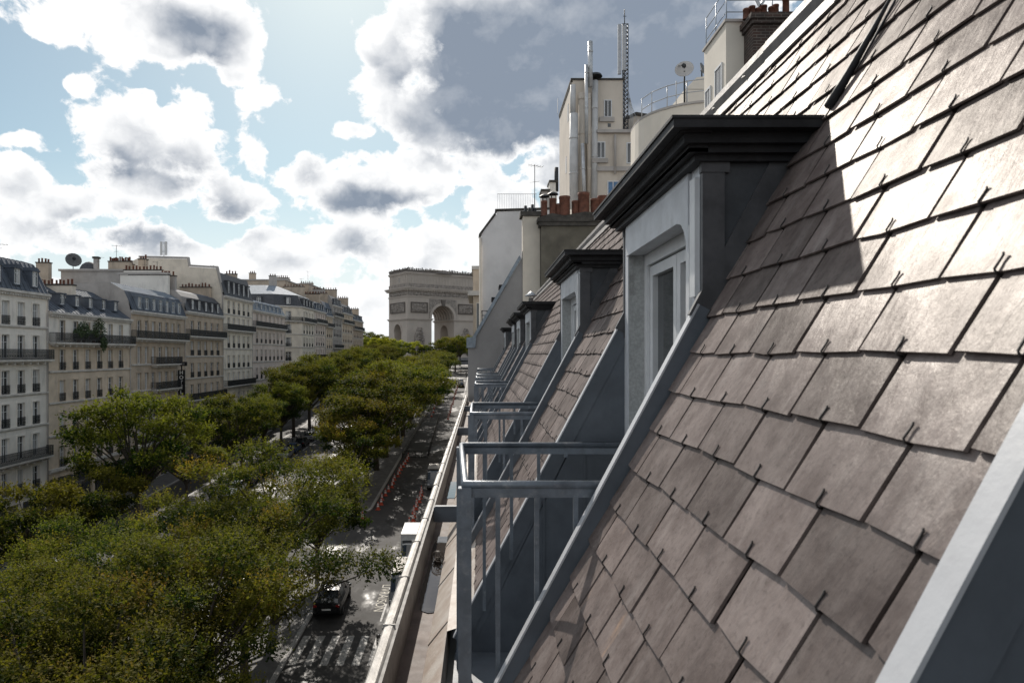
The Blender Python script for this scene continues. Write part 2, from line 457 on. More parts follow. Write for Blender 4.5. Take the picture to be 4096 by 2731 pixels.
def sheet(name, x0, x1, y0, y1, lift, m, kind='structure', step=12.0, parent=None):
    mb = MB(); n = max(1, int((y1 - y0) / step))
    ys = sorted(set([y0 + (y1 - y0) * i / n for i in range(n + 1)] + [y for y in (-60.0, 368.0) if y0 < y < y1]))
    for a, b in zip(ys[:-1], ys[1:]):
        mb.quad((x0, a, zg(a) + lift), (x1, a, zg(a) + lift), (x1, b, zg(b) + lift), (x0, b, zg(b) + lift))
    o = mb.build(name, m, parent)
    if parent is None: tag(o, kind=kind)
    return o
g = MB()
ys = [-400, -60, 100, 200, 368, 600, 1500, 4000]
for a, b in zip(ys[:-1], ys[1:]):
    g.quad((-3000, a, zg(a) - .02), (3000, a, zg(a) - .02), (3000, b, zg(b) - .02), (-3000, b, zg(b) - .02))
tag(g.build('ground', M_GROUND), kind='structure')
sheet('road', -40.4, -4.4, -20, 345, 0.0, M_ASPH)
tag(MB().quad((-120, 338, zg(345) + .10), (90, 338, zg(345) + .10), (90, 470, zg(400) + .02), (-120, 470, zg(400) + .02)).build('roundabout', M_ASPH), kind='structure')
sheet('side_street', -110, -40.4, 154.5, 163.5, 0.004, M_ASPH)
def slab(name, x0, x1, y0, y1, h=.14, round_ends=True):
    """a raised pavement with granite kerb stones round it"""
    mb = MB()
    pts = []
    r = min(abs(x1 - x0) / 2, 2.2) if round_ends else 0
    if r:
        for (cx, cy, a0) in ((x1 - r, y0 + r, -90), (x1 - r, y1 - r, 0), (x0 + r, y1 - r, 90), (x0 + r, y0 + r, 180)):
            for k in range(5):
                w = radians(a0 + 90 * k / 4); pts.append((cx + r * cos(w), cy + r * sin(w)))
    else: pts = [(x1, y0), (x1, y1), (x0, y1), (x0, y0)]
    P = [Vector((x, y, zg(y) + h)) for x, y in pts]
    mb.prism([p - Vector((0, 0, h + .03)) for p in P], (0, 0, h + .03))
    o = tag(mb.build(name, M_PAVE), kind='structure')
    k = MB()
    c = Vector((sum(p[0] for p in pts) / len(pts), sum(p[1] for p in pts) / len(pts), 0))
    n = len(P)
    for i in range(n):
        a, b = P[i], P[(i + 1) % n]
        d = (b - a); L = d.length
        if L < .05: continue
        d.normalize(); nrm = Vector((d.y, -d.x, 0))
        k.obox(a, d, nrm, (0, 0, 1), (0, L), (-.28, .035), (-h - .01, .012))
    k.build('kerb', M_KERB, o)
    return o
slab('pavement', -4.6, -0.62, -20, 335, round_ends=False)
slab('median_pavement', -17.4, -12.3, 8, 57.5)
slab('median_pavement', -17.4, -12.3, 75.5, 330)
slab('median_pavement', -35.6, -31.6, 8, 57.5)
slab('median_pavement', -35.6, -31.6, 74, 148)
slab('median_pavement', -35.6, -31.6, 170, 330)
slab('pavement', -44.0, -40.2, -20, 153.5, round_ends=False)
slab('pavement', -44.0, -40.2, 164.5, 300, round_ends=False)
# zebra crossing, each bar on its own over the asphalt
zc = tag(MB().quad((-31, 42.6, zg(42.6) + .003), (-5, 42.6, zg(42.6) + .003), (-5, 47.0, zg(47) + .003), (-31, 47.0, zg(47) + .003)).build('crosswalk', M_ASPH), kind='structure')
for i in range(26):
    x = -5.6 - i * 1.0
    MB().quad((x - .5, 42.8, zg(42.8) + .008), (x, 42.8, zg(42.8) + .008), (x, 46.8, zg(46.8) + .008), (x - .5, 46.8, zg(46.8) + .008)).build('painted_bar', M_PAINT, zc)
for (xa, y0, y1) in ((-7.15, 20, 40), (-7.15, 49, 60), (-23.4, 76, 330), (-29.1, 76, 140)):
    y = y0
    while y < y1:
        MB().quad((xa - .07, y, zg(y) + .008), (xa + .07, y, zg(y) + .008), (xa + .07, min(y + 3, y1), zg(min(y + 3, y1)) + .008), (xa - .07, min(y + 3, y1), zg(min(y + 3, y1)) + .008)).build('painted_line', M_PAINT, zc)
        y += 6

# ================================================================== the roof in the foreground
our = thing('mansard_building', (0.2, 10, zg(10)), 'near building with steep slate mansard roof, zinc gutter and row of dormers', 'building')
Y_END = 28.0
DORM = [-0.605, 2.85, 6.28, 12.32, 15.6, 18.3, 24.5]
DL = 1.40
XF = .92
ZX = .14                                       # the window wall comes out through the slope here
ZF = -1.90                                    # floor of the cut in front of each window
ZT = 1.82                                     # top of the steep slope
S_BOT, S_TOP = zs(-1.951), zs(ZT)
# walls below (down to the street) and flat roof behind
w = MB()
w.box(-.44, 9, -20, Y_END, zg(0) - .5, -2.02)
w.build('wall', mat('street_wall_stone', (.45, .42, .38), .85, .2, .6), our)
w = MB().prism([(px_at(ZT) - .02, -20, ZT - .06), (9, -20, ZT + .55), (9, -20, ZT + .3), (px_at(ZT) - .02, -20, ZT - .3)], (0, Y_END + 20, 0))
w.build('upper_roof', M_ZINC, our)
def intervals(s):
    """Y ranges of the slope at height s that slates may cover"""
    z = s * SA
    out = []; y = -2.0
    for d in DORM:
        if z < ZX + .01: a, b = d - .046, d + DL + .146
        elif z < .90: a, b = d + .01, d + DL + .09
        else: continue
        if a > y: out.append((y, a))
        y = b
    out.append((y, Y_END - .14))
    return out
bd = MB()
for s0, s1 in ((S_BOT, zs(ZX)), (zs(ZX), zs(.92)), (zs(.92), S_TOP)):
    for a, b in intervals((s0 + s1) / 2):
        bd.quad(rp(s0, a, -.012), rp(s0, b, -.012), rp(s1, b, -.012), rp(s1, a, -.012))
roof = bd.build('roof', M_BOARD, our)
# slates
PITCH, SW = .1725, .312
def slate_mesh(i):
    r = random.Random(100 + i)
    W_, H_, T = SW - .015, .225, .008
    j = lambda q: r.uniform(-q, q)
    n0, n1 = .0175, .002
    bl = (-W_ / 2 + j(.004), j(.006)); br = (W_ / 2 + j(.004), j(.006))
    bm = (j(.04), j(.003) - .001)
    pts = [bl, bm, br, (W_ / 2 - .001, H_), (-W_ / 2 + .001, H_)]
    ch = [.0015 + r.random() * .004 for _ in pts]
    top = []; bot = []
    sg = r.uniform(-.002, .003)
    for k, (x, s) in enumerate(pts):
        n = n0 + (n1 - n0) * s / H_ + (sg if k == 1 else 0)
        top.append(rpl(x, s, n)); bot.append(rpl(x, s, n - T))
    m = MB(); v = top + bot; N_ = 5
    m.add(v, [tuple(reversed(range(5)))] + [tuple(range(5, 10))] + [(a, (a + 1) % 5, 5 + (a + 1) % 5, 5 + a) for a in range(5)])
    return m.mesh('slate', M_SLATE)
def rpl(x, s, n): return Vector((0, x, 0)) + ES * s + EN * n
SLM = [slate_mesh(i) for i in range(8)]
cand = []
row = 0
s = -.008 - 11 * PITCH
rows = []
while s < S_TOP - .05:
    rows.append(s); s += PITCH
for ri, s in enumerate(rows):
    offy = (0.0 if (ri % 2) == 0 else SW / 2) + 1.23
    for a, b in intervals(s + .06):
        k0 = int(math.floor((a - offy - SW / 2) / SW)); k1 = int(math.ceil((b - offy + SW / 2) / SW))
        for k in range(k0, k1 + 1):
            c = offy + k * SW; lo, hi = max(c - SW / 2, a), min(c + SW / 2, b)
            if hi - lo < .035: continue
            full = (hi - lo) > SW - .002
            P = rp(s + .08, (lo + hi) / 2)
            vis = -1
            if P.y > .6:
                u = 1103 + 1568 * P.x / P.y; v = 812 - 1568 * P.z / P.y
                if -60 < u < 2420 and -40 < v < 1640: vis = (hi - lo) / P.y ** 2.6
            cand.append((vis, s, lo, hi, full, c))
cand.sort(key=lambda t: -t[0])
rs = random.Random(5)
stuff_v = []; stuff_f = []; rnd = []
hk_single = MB(); 
def hook_mesh():
    m = MB()
    w_ = .0025
    pts = [rpl(0, -.004, .004), rpl(0, -.006, .015), rpl(.0, .000, .0215), rpl(.0008, .020, .0195), rpl(.0, .030, .0195), rpl(.001, .034, .0215)]
    m.tube(pts, w_, 5)
    return m
HKM = hook_mesh().mesh('slate_hook', M_HOOK)
hooks_far = MB()
nh = 0
for idx, (vis, s, lo, hi, full, c) in enumerate(cand):
    mid = (lo + hi) / 2
    jn = rs.uniform(0, .003); js = rs.uniform(-.004, .004)
    rot = rs.uniform(-.008, .008)
    sc_x = (hi - lo) / SW
    me = SLM[rs.randrange(8)]
    base = rp(s + js, mid, jn)
    if idx < 300 and vis > 0:
        o = inst('slate', me, base, roof, scale=(1, sc_x * .999, 1))
        o.rotation_euler = Matrix.Rotation(rot, 3, EN).to_euler()
    else:
        b0 = len(stuff_v); rr = rs.random()
        for v in me.vertices:
            p = v.co
            stuff_v.append((base.x + p.x, base.y + p.y * sc_x, base.z + p.z))
        for f in me.polygons:
            stuff_f.append(tuple(b0 + i for i in f.vertices)); rnd.append(rr)
    if lo < c < hi and (c - lo) > .03 and (hi - c) > .03:
        hb = rp(s + js, c + rs.uniform(-.006, .006), jn)
        if nh < 130 and vis > 0:
            o = inst('slate_hook', HKM, hb, roof); o.rotation_euler = (rs.uniform(-.12, .12), 0, 0); nh += 1
        elif vis > 0:
            b0 = len(hooks_far.v)
            for v in HKM.vertices: hooks_far.v.append(tuple(hb + v.co))
            for f in HKM.polygons: hooks_far.f.append(tuple(b0 + i for i in f.vertices)); hooks_far.mi.append(0); hooks_far.sm.append(False)
me = bpy.data.meshes.new('slates'); me.from_pydata(stuff_v, [], stuff_f); me.materials.append(M_SLATE)
at = me.attributes.new('rnd', 'FLOAT', 'FACE'); at.data.foreach_set('value', rnd); me.update()
o = bpy.data.objects.new('slates', me); COL.objects.link(o); adopt(o, our); tag(o, kind='stuff')
tag(hooks_far.build('slate_hooks', M_HOOK, our), kind='stuff')

# zinc roll and flashing along the top of the slope
rf = MB()
prof = [(-.10, .020), (-.10, .034), (.0, .046), (.04, .085), (.10, .10), (.155, .07), (.17, .0), (.17, -.05)]
Ys = [-2 + i * .9 for i in range(34)]; Ys = [y for y in Ys if y < Y_END - .2] + [Y_END - .15]
for a, b in zip(Ys[:-1], Ys[1:]):
    P = [rp(S_TOP + s_, a, n_) for s_, n_ in prof]; Q = [rp(S_TOP + s_, b - .006, n_ + .004) for s_, n_ in prof]
    rf.add(P + Q, [(i, i + 1, len(P) + i + 1, len(P) + i) for i in range(len(P) - 1)])
rf.build('ridge_flashing', M_RIDGE, our)
# lead tabs lifted by the wind along that edge
for y, sz in ((3.55, .13), (4.6, .10), (5.2, .12), (5.9, .08), (8.9, .12), (9.6, .09), (10.4, .13), (2.3, .11)):
    b = rp(S_TOP + .02, y, .07)
    MB().prism([b, b + Vector((-.01, .045, .0)), b + Vector((.02, .03, sz * .7)), b + Vector((.035, .02, sz))], (.003, .004, .002)).build('lifted_tab', M_RIDGE, our)
# dark lead-lined seam beside the first dormer's roof
sm = MB()
pts = [(zs(.93), 2.62), (zs(1.05), 2.60), (zs(1.2), 2.585), (zs(1.38), 2.575)]
sm.tube([rp(s_, y_, .030) for s_, y_ in pts], [.020, .016, .011, .004], 6)
sm.tube([rp(s_, y_ - .05, .024) for s_, y_ in pts[1:]], [.003, .006, .003], 5)
sm.build('roof_seam', M_LEAD, our)
# apron at the foot of the slates
ap = MB()
AP = [(-.352, -1.956), (-.345, -1.945), (-.215, -1.785), (px_at(-1.74) - .02, -1.74), (px_at(-1.62) - .008, -1.62)]
for k_, ((xa, za), (xb, zb)) in enumerate(zip(AP[:-1], AP[1:])):
    for ya, yb in ([(-2, Y_END - .14)] if k_ < 2 else intervals(-1.8)):
        ap.quad((xa, ya, za), (xa, yb, za), (xb, yb, zb), (xb, ya, zb))
ap.quad((-.215, -2, -1.785), (-.215, Y_END - .14, -1.785), (-.205, Y_END - .14, -1.96), (-.205, -2, -1.96))
for y in [-1.2 + 1.15 * i for i in range(25)]:
    if y < Y_END - .2: ap.prism([(-.345, y, -1.945), (-.215, y, -1.785), (-.221, y, -1.780), (-.351, y, -1.941)], (0, .022, 0))
ap.build('apron', M_APRON, our)
# gutter: lining, side and rim sheets
gt = MB()
gt.quad((-.51, -2, -1.951), (-.28, -2, -1.951), (-.28, Y_END - .14, -1.951), (-.51, Y_END - .14, -1.951))
gutter = gt.build('gutter', M_GFLOOR, our)
gs = MB(); gs.box(-.528, -.505, -2, Y_END - .14, -2.02, -1.685); gs.box(-.578, -.555, -2, Y_END - .14, -2.2, -1.70)
gs.build('gutter_side', M_GWALL, gutter)
y = -1.9; k = 0
while y < Y_END - .25:
    L = .90 + R.uniform(-.05, .05); e = min(y + L, Y_END - .16)
    m = MB(); dz = R.uniform(-.004, .006); dx = R.uniform(-.006, .006)
    prof = [(-.60, -1.76), (-.602, -1.695), (-.588, -1.672), (-.56, -1.664), (-.54, -1.668), (-.529, -1.685), (-.526, -1.72)]
    P = [Vector((x + dx, y, z + dz)) for x, z in prof]; Q = [Vector((x + dx + R.uniform(-.004, .004), e - .012, z + dz)) for x, z in prof]
    m.add(P + Q, [(i, i + 1, len(P) + i + 1, len(P) + i) for i in range(len(P) - 1)])
    m.box(-.604 + dx, -.527 + dx, e - .016, e - .010, -1.70, -1.660 + dz)
    m.build('rim_sheet', M_ZINC_RIM, gutter); y += L
for yb in (7.42, 15.3, 21.6):
    MB().box(-.505, -.13, yb, yb + .035, -1.83, -1.665).box(-.49, -.13, yb - .012, yb + .05, -1.668, -1.655).build('gutter_bracket', M_BLUEZ, gutter)
wm = bpy.data.materials.new('gutter_water'); wm.use_nodes = True
pb = wm.node_tree.nodes['Principled BSDF']; pb.inputs['Base Color'].default_value = (.05, .042, .036, 1); pb.inputs['Roughness'].default_value = .04; pb.inputs['Specular IOR Level'].default_value = .8
_N = NT(wm.node_tree); _b = _N.n('ShaderNodeBump'); _b.inputs['Strength'].default_value = .05; _b.inputs['Distance'].default_value = .01
_N.put(_b.inputs['Height'], _N.noise(_N.n('ShaderNodeNewGeometry').outputs['Position'], 14, 3)); _N.put(pb.inputs['Normal'], _b.outputs[0])
for (ya, yb) in ((5.15, 7.30), (9.2, 10.4), (12.5, 13.6)):
    m = MB(); pts = []
    for i in range(24):
        w_ = 2 * pi * i / 24; cx = -.40; rx = .082; ry = (yb - ya) / 2
        sgn = lambda q: math.copysign(abs(q) ** .45, q)
        pts.append((max(-.49, min(-.335, cx + rx * sgn(cos(w_)) + R.uniform(-.008, .008))), (ya + yb) / 2 + ry * sgn(sin(w_)) + R.uniform(-.03, .03), -1.945))
    m.add(pts, [tuple(range(24))]); m.build('puddle', wm, gutter)
# wire leaf guard standing in the gutter
lg = thing('leaf_guard', (-.395, 6.35, -1.949), 'round rusty wire leaf guard with dead leaves standing in the gutter', 'gutter guard')
m = MB()
for i in range(9):
    w_ = pi * i / 9
    m.tube([(.062 * cos(t) * cos(w_), .062 * cos(t) * sin(w_), .055 + .062 * sin(t)) for t in [radians(-60 + 300 * q / 14) for q in range(15)]], .0022, 4)
m.lathe([(.03, 0), (.034, .0), (.034, .03), (.03, .03)], n=12)
m.build('wire_ball', mat('rusty_wire', (.09, .07, .055), .6, .4), lg, False)
m = MB()
for i in range(26):
    a = R.uniform(0, 6.28); r = R.uniform(0, .05); z = R.uniform(.0, .09); q = R.uniform(0, 3.14)
    c = Vector((r * cos(a), r * sin(a), z)); e1 = Vector((cos(q), sin(q), R.uniform(-.4, .4))) * .022; e2 = Vector((-sin(q), cos(q), R.uniform(-.6, .6))) * .013
    m.quad(c - e1, c + e2, c + e1, c - e2)
m.build('dead_leaves', mat('dead_leaf', (.05, .033, .02), .8, .5, 60), lg, False)

# ---------------------------------------------------------------- dormers
def dormer(y0, i):
    y1 = y0 + DL
    # body: front piers, lintel, cheeks
    b = MB()
    b.box(XF, 1.30, y0, y0 + .12, ZF, .79); b.box(XF, 1.30, y1, y1 + .10, ZF, .79)
    b.box(XF + .004, 1.06, y0 + .12, y1, .61, .79)
    d = b.build('dormer', [M_DWALL], our)
    if i >= 2: pass
    # speckled reveal and jamb faces
    MB().box(XF + .006, 1.05, y1 - .006, y1 - .001, ZF, .608).build('jamb', M_DSTONE, d)
    # curved lambrequin hanging from the lintel with a torn near end
    ya, yb = y0 + .13, y1 - .005
    pl = [(ya, .785), (ya, .44), (ya + .018, .455), (ya + .035, .50), (ya + .06, .545), (ya + .10, .58), (ya + .17, .598), (yb, .602), (yb, .785)]
    lb = MB().prism([(XF - .014, y_, z_) for y_, z_ in pl], (.016, 0, 0))
    lb.build('lambrequin', M_DWALL, d)
    MB().box(XF - .012, XF + .035, y0 + .12, y0 + .165, -.10, .56).box(XF - .02, XF + .01, y0 + .015, y0 + .085, .24, .74).build('jamb_board', M_FRAME, d)
    # near and far cheeks above the slates
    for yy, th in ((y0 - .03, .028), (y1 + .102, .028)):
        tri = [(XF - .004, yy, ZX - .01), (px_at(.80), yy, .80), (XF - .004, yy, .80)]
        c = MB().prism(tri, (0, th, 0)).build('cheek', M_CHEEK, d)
        f = MB()                                     # flashing board up the rake and corner board
        f.obox((px_at(ZX), yy - .012, ZX), ES, EY, EN, (-.02, .76), (0, .03), (.0, .085))
        f.box(XF - .006, XF + .085, yy - .014, yy + .01, ZX - .04, .79)
        f.box(XF - .012, XF + .105, yy - .018, yy + .012, .745, .80)
        f.build('cheek_flashing', mat('dark_zinc_board', (.075, .075, .08), .5, .35, 6, .1, 30), c)
    # moulded cornice, stepped on three sides
    co = MB()
    for z0, z1, pr in ((.786, .812, .045), (.812, .842, .075), (.842, .884, .105), (.884, .918, .165)):
        xb = px_at((z0 + z1) / 2) + .06
        co.box(XF - pr, xb, y0 - pr - .02, y1 + .10 + pr + .02, z0, z1)
    # cove between the steps
    for k in range(5):
        t = k / 4; z = .815 + .065 * t; pr = .075 + .05 * (1 - cos(t * pi / 2))
        co.box(XF - pr, XF, y0 - pr - .02, y1 + .12 + pr, z - .002, z + .016)
    cor = co.build('cornice', M_LEAD, d)
    MB().box(XF - .172, px_at(.92) + .08, y0 - .19, y1 + .29, .9185, .930).build('cover_sheet', M_LEAD, cor)
    # the cut in front: side walls, floor, edge caps
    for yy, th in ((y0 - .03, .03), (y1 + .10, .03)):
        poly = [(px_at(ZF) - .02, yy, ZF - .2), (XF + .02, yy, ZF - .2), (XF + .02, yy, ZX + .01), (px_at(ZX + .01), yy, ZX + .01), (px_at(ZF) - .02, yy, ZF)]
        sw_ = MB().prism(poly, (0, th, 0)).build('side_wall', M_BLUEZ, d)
        if yy > y0:
            MB().box(px_at(-.50) + .03, XF, yy - .006, yy - .001, -.56, -.545).box(.40, .412, yy - .007, yy - .001, -1.88, -.80).box(.66, .672, yy - .006, yy - .001, -1.88, -.57).build('sheet_seam', M_BLUEZ, sw_)
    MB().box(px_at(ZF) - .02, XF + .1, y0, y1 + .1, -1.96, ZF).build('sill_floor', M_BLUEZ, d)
    for ya in (y0 - .046, y1 + .096):
        e = MB()
        e.obox((X0, ya, 0), ES, EY, EN, (zs(-1.84), zs(ZX + .03)), (0, .048), (-.02, .066))
        cap = e.build('edge_cap', M_BLUEZ, d)
        t_ = MB(); t_.obox((X0, ya, 0), ES, EY, EN, (zs(-1.84), zs(ZX + .03)), (-.003, .051), (.0662, .074))
        t_.build('cap_top', M_CAP_LIT, cap)  # cap colour split: top pale as if sunlit, sides dark as if shaded
    # window: frame and two leaves
    fr = MB(); xw = 1.05; a, bb, zt, zb = y0 + .12, y1 - .007, .608, ZF
    fr.box(xw - .03, xw + .04, a, a + .07, zb, zt); fr.box(xw - .03, xw + .04, bb - .07, bb, zb, zt)
    fr.box(xw - .03, xw + .04, a + .07, bb - .07, zt - .07, zt); fr.box(xw - .03, xw + .04, a + .07, bb - .07, zb, zb + .08)
    mid = (a + bb) / 2
    win = fr.build('window', M_FRAME, d)
    lf = MB()
    for p, q in ((a + .075, mid - .004), (mid + .004, bb - .075)):
        lf.box(xw - .012, xw + .03, p, p + .06, zb + .09, zt - .08); lf.box(xw - .012, xw + .03, q - .06, q, zb + .09, zt - .08)
        for z in (zb + .09, -.62, zt - .14): lf.box(xw - .012, xw + .03, p + .06, q - .06, z, z + .06)
    lf.build('leaf_frame', M_FRAME, win)
    MB().quad((xw + .02, a + .05, zb + .05), (xw + .02, bb - .05, zb + .05), (xw + .02, bb - .05, zt - .05), (xw + .02, a + .05, zt - .05)).build('pane', M_GLASS, win)
    return d
for i, y0 in enumerate(DORM): dormer(y0, i)
# balcony railings
def railing(y0, i):
    ya, yb = y0 + .05, y0 + 1.30; zr = -.557
    xa, xb_ = (-.065, -.115) if i == 1 else (-.085, -.09)
    top = MB()
    top.tube([(px_at(zr) + .02, ya, zr), (xa, ya, zr), (xb_, yb, zr), (XF + .01, yb, zr)], .019, 8)
    r_ = top.build('railing', M_RAIL, our)
    lo = MB()
    for (p, q) in (((px_at(zr), ya, zr - .03), (xa, ya, zr - .03)), ((xa, ya, zr - .03), (xb_, yb, zr - .03)), ((xb_, yb, zr - .03), (XF + .01, yb, zr - .03))):
        P, Q = Vector(p), Vector(q); d = (Q - P); L = d.length; d.normalize()
        lo.obox(P, d, d.cross(Vector((0, 0, 1))), (0, 0, 1), (0, L), (-.008, .008), (-.022, .016))
    lo.build('lower_rail', M_RAIL, r_)
    for (x, y) in ((xa, ya), (xb_, yb)):
        MB().box(x - .028, x + .028, y - .028, y + .028, -1.95, zr - .01).build('post', M_RAIL, r_)
    for y in (ya, yb):
        x = (xa if y == ya else xb_) + .14
        while x < px_at(zr) - .03:
            zf = max(ZF, (x - X0) * SA / CA + .05)
            MB().box(x - .010, x + .010, y - .010, y + .010, zf - .02, zr - .045).build('baluster', M_RAIL, r_)
            x += .165
    n = 6
    for k in range(1, n):
        t = k / n; x = xa + (xb_ - xa) * t; y = ya + (yb - ya) * t
        MB().box(x - .010, x + .010, y - .010, y + .010, ZF - .1, zr - .045).build('baluster', M_RAIL, r_)
    MB().box(xa - .012, xa + .012, ya, yb, ZF - .13, ZF - .09).box(xa, px_at(ZF) + .1, ya - .012, ya + .012, ZF - .13, ZF - .09).build('bottom_rail', M_RAIL, r_)
for i, y0 in enumerate(DORM): railing(y0, i)
# small roof cowl on the third dormer
m = MB().lathe([(.05, 0), (.05, .22), (.055, .22)], (1.05, 14.1, .93), 10).lathe([(.0, .36), (.05, .33), (.13, .265), (.13, .255), (0, .27)], (1.05, 14.1, .93), 12)
for a in range(3): m.box(1.05 + .045 * cos(a * 2.1) - .005, 1.05 + .045 * cos(a * 2.1) + .005, 14.1 + .045 * sin(a * 2.1) - .005, 14.1 + .045 * sin(a * 2.1) + .005, 1.14, 1.2)
m.build('roof_cowl', M_ZINC, our)

# ================================================================== buildings across the street
LIME = dict(
 white=mat('white_render', (.80, .755, .69), .85, .10, .5, .08, 12, stain=((.44, .42, .39), .8, (1, 1, .3))),
 cream=mat('cream_limestone', (.72, .65, .55), .85, .14, .6, .1, 12, stain=((.37, .34, .30), .8, (1, 1, .3))),
 beige=mat('beige_limestone', (.63, .525, .41), .85, .16, .6, .1, 12, stain=((.33, .28, .235), .9, (1, 1, .3))),
 tan=mat('sooty_limestone', (.49, .40, .31), .85, .18, .7, .1, 12, stain=((.25, .215, .18), .9, (1, 1, .3))),
 pink=mat('rosy_limestone', (.65, .555, .49), .85, .14, .6, .1, 12, stain=((.34, .30, .275), .8, (1, 1, .3))),
 grey=mat('grey_cement', (.42, .39, .365), .9, .16, .5, .1, 12, stain=((.25, .235, .22), .6, (1, 1, .3))))
M_ZROOF = mat('blue_grey_zinc_roof', (.105, .122, .15), .75, .25, 1.2, .1, 10, spec=.2)
M_ZLIGHT = mat('pale_zinc_roof', (.24, .275, .32), .75, .2, 1.2, .1, 10, spec=.2)
M_SROOF = mat('dark_slate_roof', (.07, .073, .083), .75, .3, 2.5, .25, 9)
M_POT = mat('terracotta_pot', (.16, .062, .038), .8, .35, 6, .2, 30, stain=((.12, .06, .045), 3, (1, 1, .5)))
M_SOOT = mat('sooty_chimney_cap', (.075, .068, .06), .9, .4, 4, .3, 20)
M_STONEL = mat('pale_cornice_stone', (.58, .55, .51), .8, .18, 1.5, .1, 15)
M_SHOP = mat('dark_shopfront', (.05, .055, .065), .4, .4, .8)
WINC = {}
def window_meshes(w, h, v):
    """frame, pane and low guard rail of a French window; local x along the wall, y outward, z up from the sill"""
    k = (round(w, 2), round(h, 2), v)
    if k in WINC: return WINC[k]
    f = MB(); d0, d1 = -.24, -.17; t = .075
    f.box(-w / 2, -w / 2 + t, d0, d1, 0, h); f.box(w / 2 - t, w / 2, d0, d1, 0, h); f.box(-w / 2 + t, w / 2 - t, d0, d1, h - t, h); f.box(-w / 2 + t, w / 2 - t, d0, d1, 0, t)
    f.box(-.05, .05, d0, d1 + .01, t, h - t)
    if v != 2: f.box(-w / 2 + t, w / 2 - t, d0, d1 - .01, h * .68, h * .68 + .05)
    p = MB(); y = -.215; x0, x1 = -w / 2 + .03, w / 2 - .03
    if v == 0: p.quad((x0, y, .03), (x1, y, .03), (x1, y, h - .03), (x0, y, h - .03))
    elif v == 1:
        p.quad((x0, y, .03), (0, y, .03), (0, y, h - .03), (x0, y, h - .03)); p.quad((0, y, .03), (x1, y, .03), (x1, y, h - .03), (0, y, h - .03), 1)
    elif v == 2:
        p.quad((x0, y, .03), (x1, y, .03), (x1, y, h - .03), (x0, y, h - .03), 1)
    else:
        c = w * .22
        p.quad((x0, y, .03), (x0 + c, y, .03), (x0 + c, y, h - .03), (x0, y, h - .03), 1); p.quad((x0 + c, y, .03), (x1 - c, y, .03), (x1 - c, y, h - .03), (x0 + c, y, h - .03)); p.quad((x1 - c, y, .03), (x1, y, .03), (x1, y, h - .03), (x1 - c, y, h - .03), 1)
    WINC[k] = (f.mesh('window', M_FRAME), p.mesh('pane', [M_GLASS, M_CURT]))
    return WINC[k]
def bars(mb, x0, x1, y, z0, z1, step=.12, t=.022, fancy=True, mi=0):
    mb.box(x0, x1, y - .025, y + .025, z1 - .04, z1, mi); mb.box(x0, x1, y - .018, y + .018, z0, z0 + .035, mi)
    if fancy: mb.box(x0, x1, y - .012, y + .012, z0 + (z1 - z0) * .72, z0 + (z1 - z0) * .72 + .03, mi)
    n = max(1, int((x1 - x0) / step))
    for i in range(n + 1):
        x = x0 + (x1 - x0) * i / n
        mb.box(x - t / 2, x + t / 2, y - t / 2, y + t / 2, z0 + .035, z1 - .04, mi)
        if fancy and i < n and i % 2 == 0:
            xm = x + (x1 - x0) / n
            mb.box(x + t / 2, xm + .02, y - .008, y + .008, z0 + (z1 - z0) * .3, z0 + (z1 - z0) * .42, mi)
RAILC = {}
def rail_mesh(w, h=.85):
    k = (round(w, 2), round(h, 2))
    if k not in RAILC:
        m = MB(); bars(m, -w / 2 - .04, w / 2 + .04, .05, .02, h, .11, .03); RAILC[k] = m.mesh('window_railing', M_IRON)
    return RAILC[k]

class Fac:
    """a street wall from P0 to P1 (seen from outside, x runs P0 to P1, y outward)"""
    def __init__(s, b, P0, P1, out):
        s.b = b; s.P0 = Vector((*P0, 0)); s.P1 = Vector((*P1, 0))
        s.d = (s.P1 - s.P0); s.L = s.d.length; s.d.normalize()
        s.n = Vector((*out, 0)).normalized(); s.rz = atan2(s.d.y, s.d.x)
        if s.d.cross(Vector((0, 0, 1))).dot(-s.n) > 0: pass
    def w(s, x, y, z): return s.P0 + s.d * x + s.n * y + Vector((0, 0, z))
    def box(s, mb, x0, x1, y0, y1, z0, z1, mi=0): mb.obox(s.P0, s.d, s.n, (0, 0, 1), (x0, x1), (y0, y1), (z0, z1), mi)
    def put(s, name, me, x, y, z, parent):
        o = bpy.data.objects.new(name, me); COL.objects.link(o)
        # mesh x -> d, mesh y -> n
        o.matrix_world = Matrix(((s.d.x, s.n.x, 0, 0), (s.d.y, s.n.y, 0, 0), (0, 0, 1, 0), (0, 0, 0, 1)))
        rot = o.matrix_world.to_euler() if s.d.cross(s.n).z > 0 else None
        if rot is None:
            o.matrix_world = Matrix(((-s.d.x, s.n.x, 0, 0), (-s.d.y, s.n.y, 0, 0), (0, 0, 1, 0), (0, 0, 0, 1))); rot = o.matrix_world.to_euler()
        o.matrix_world = Matrix.Identity(4)
        o.rotation_euler = rot
        o.location = s.w(x, y, z)
        adopt(o, parent)
        return o
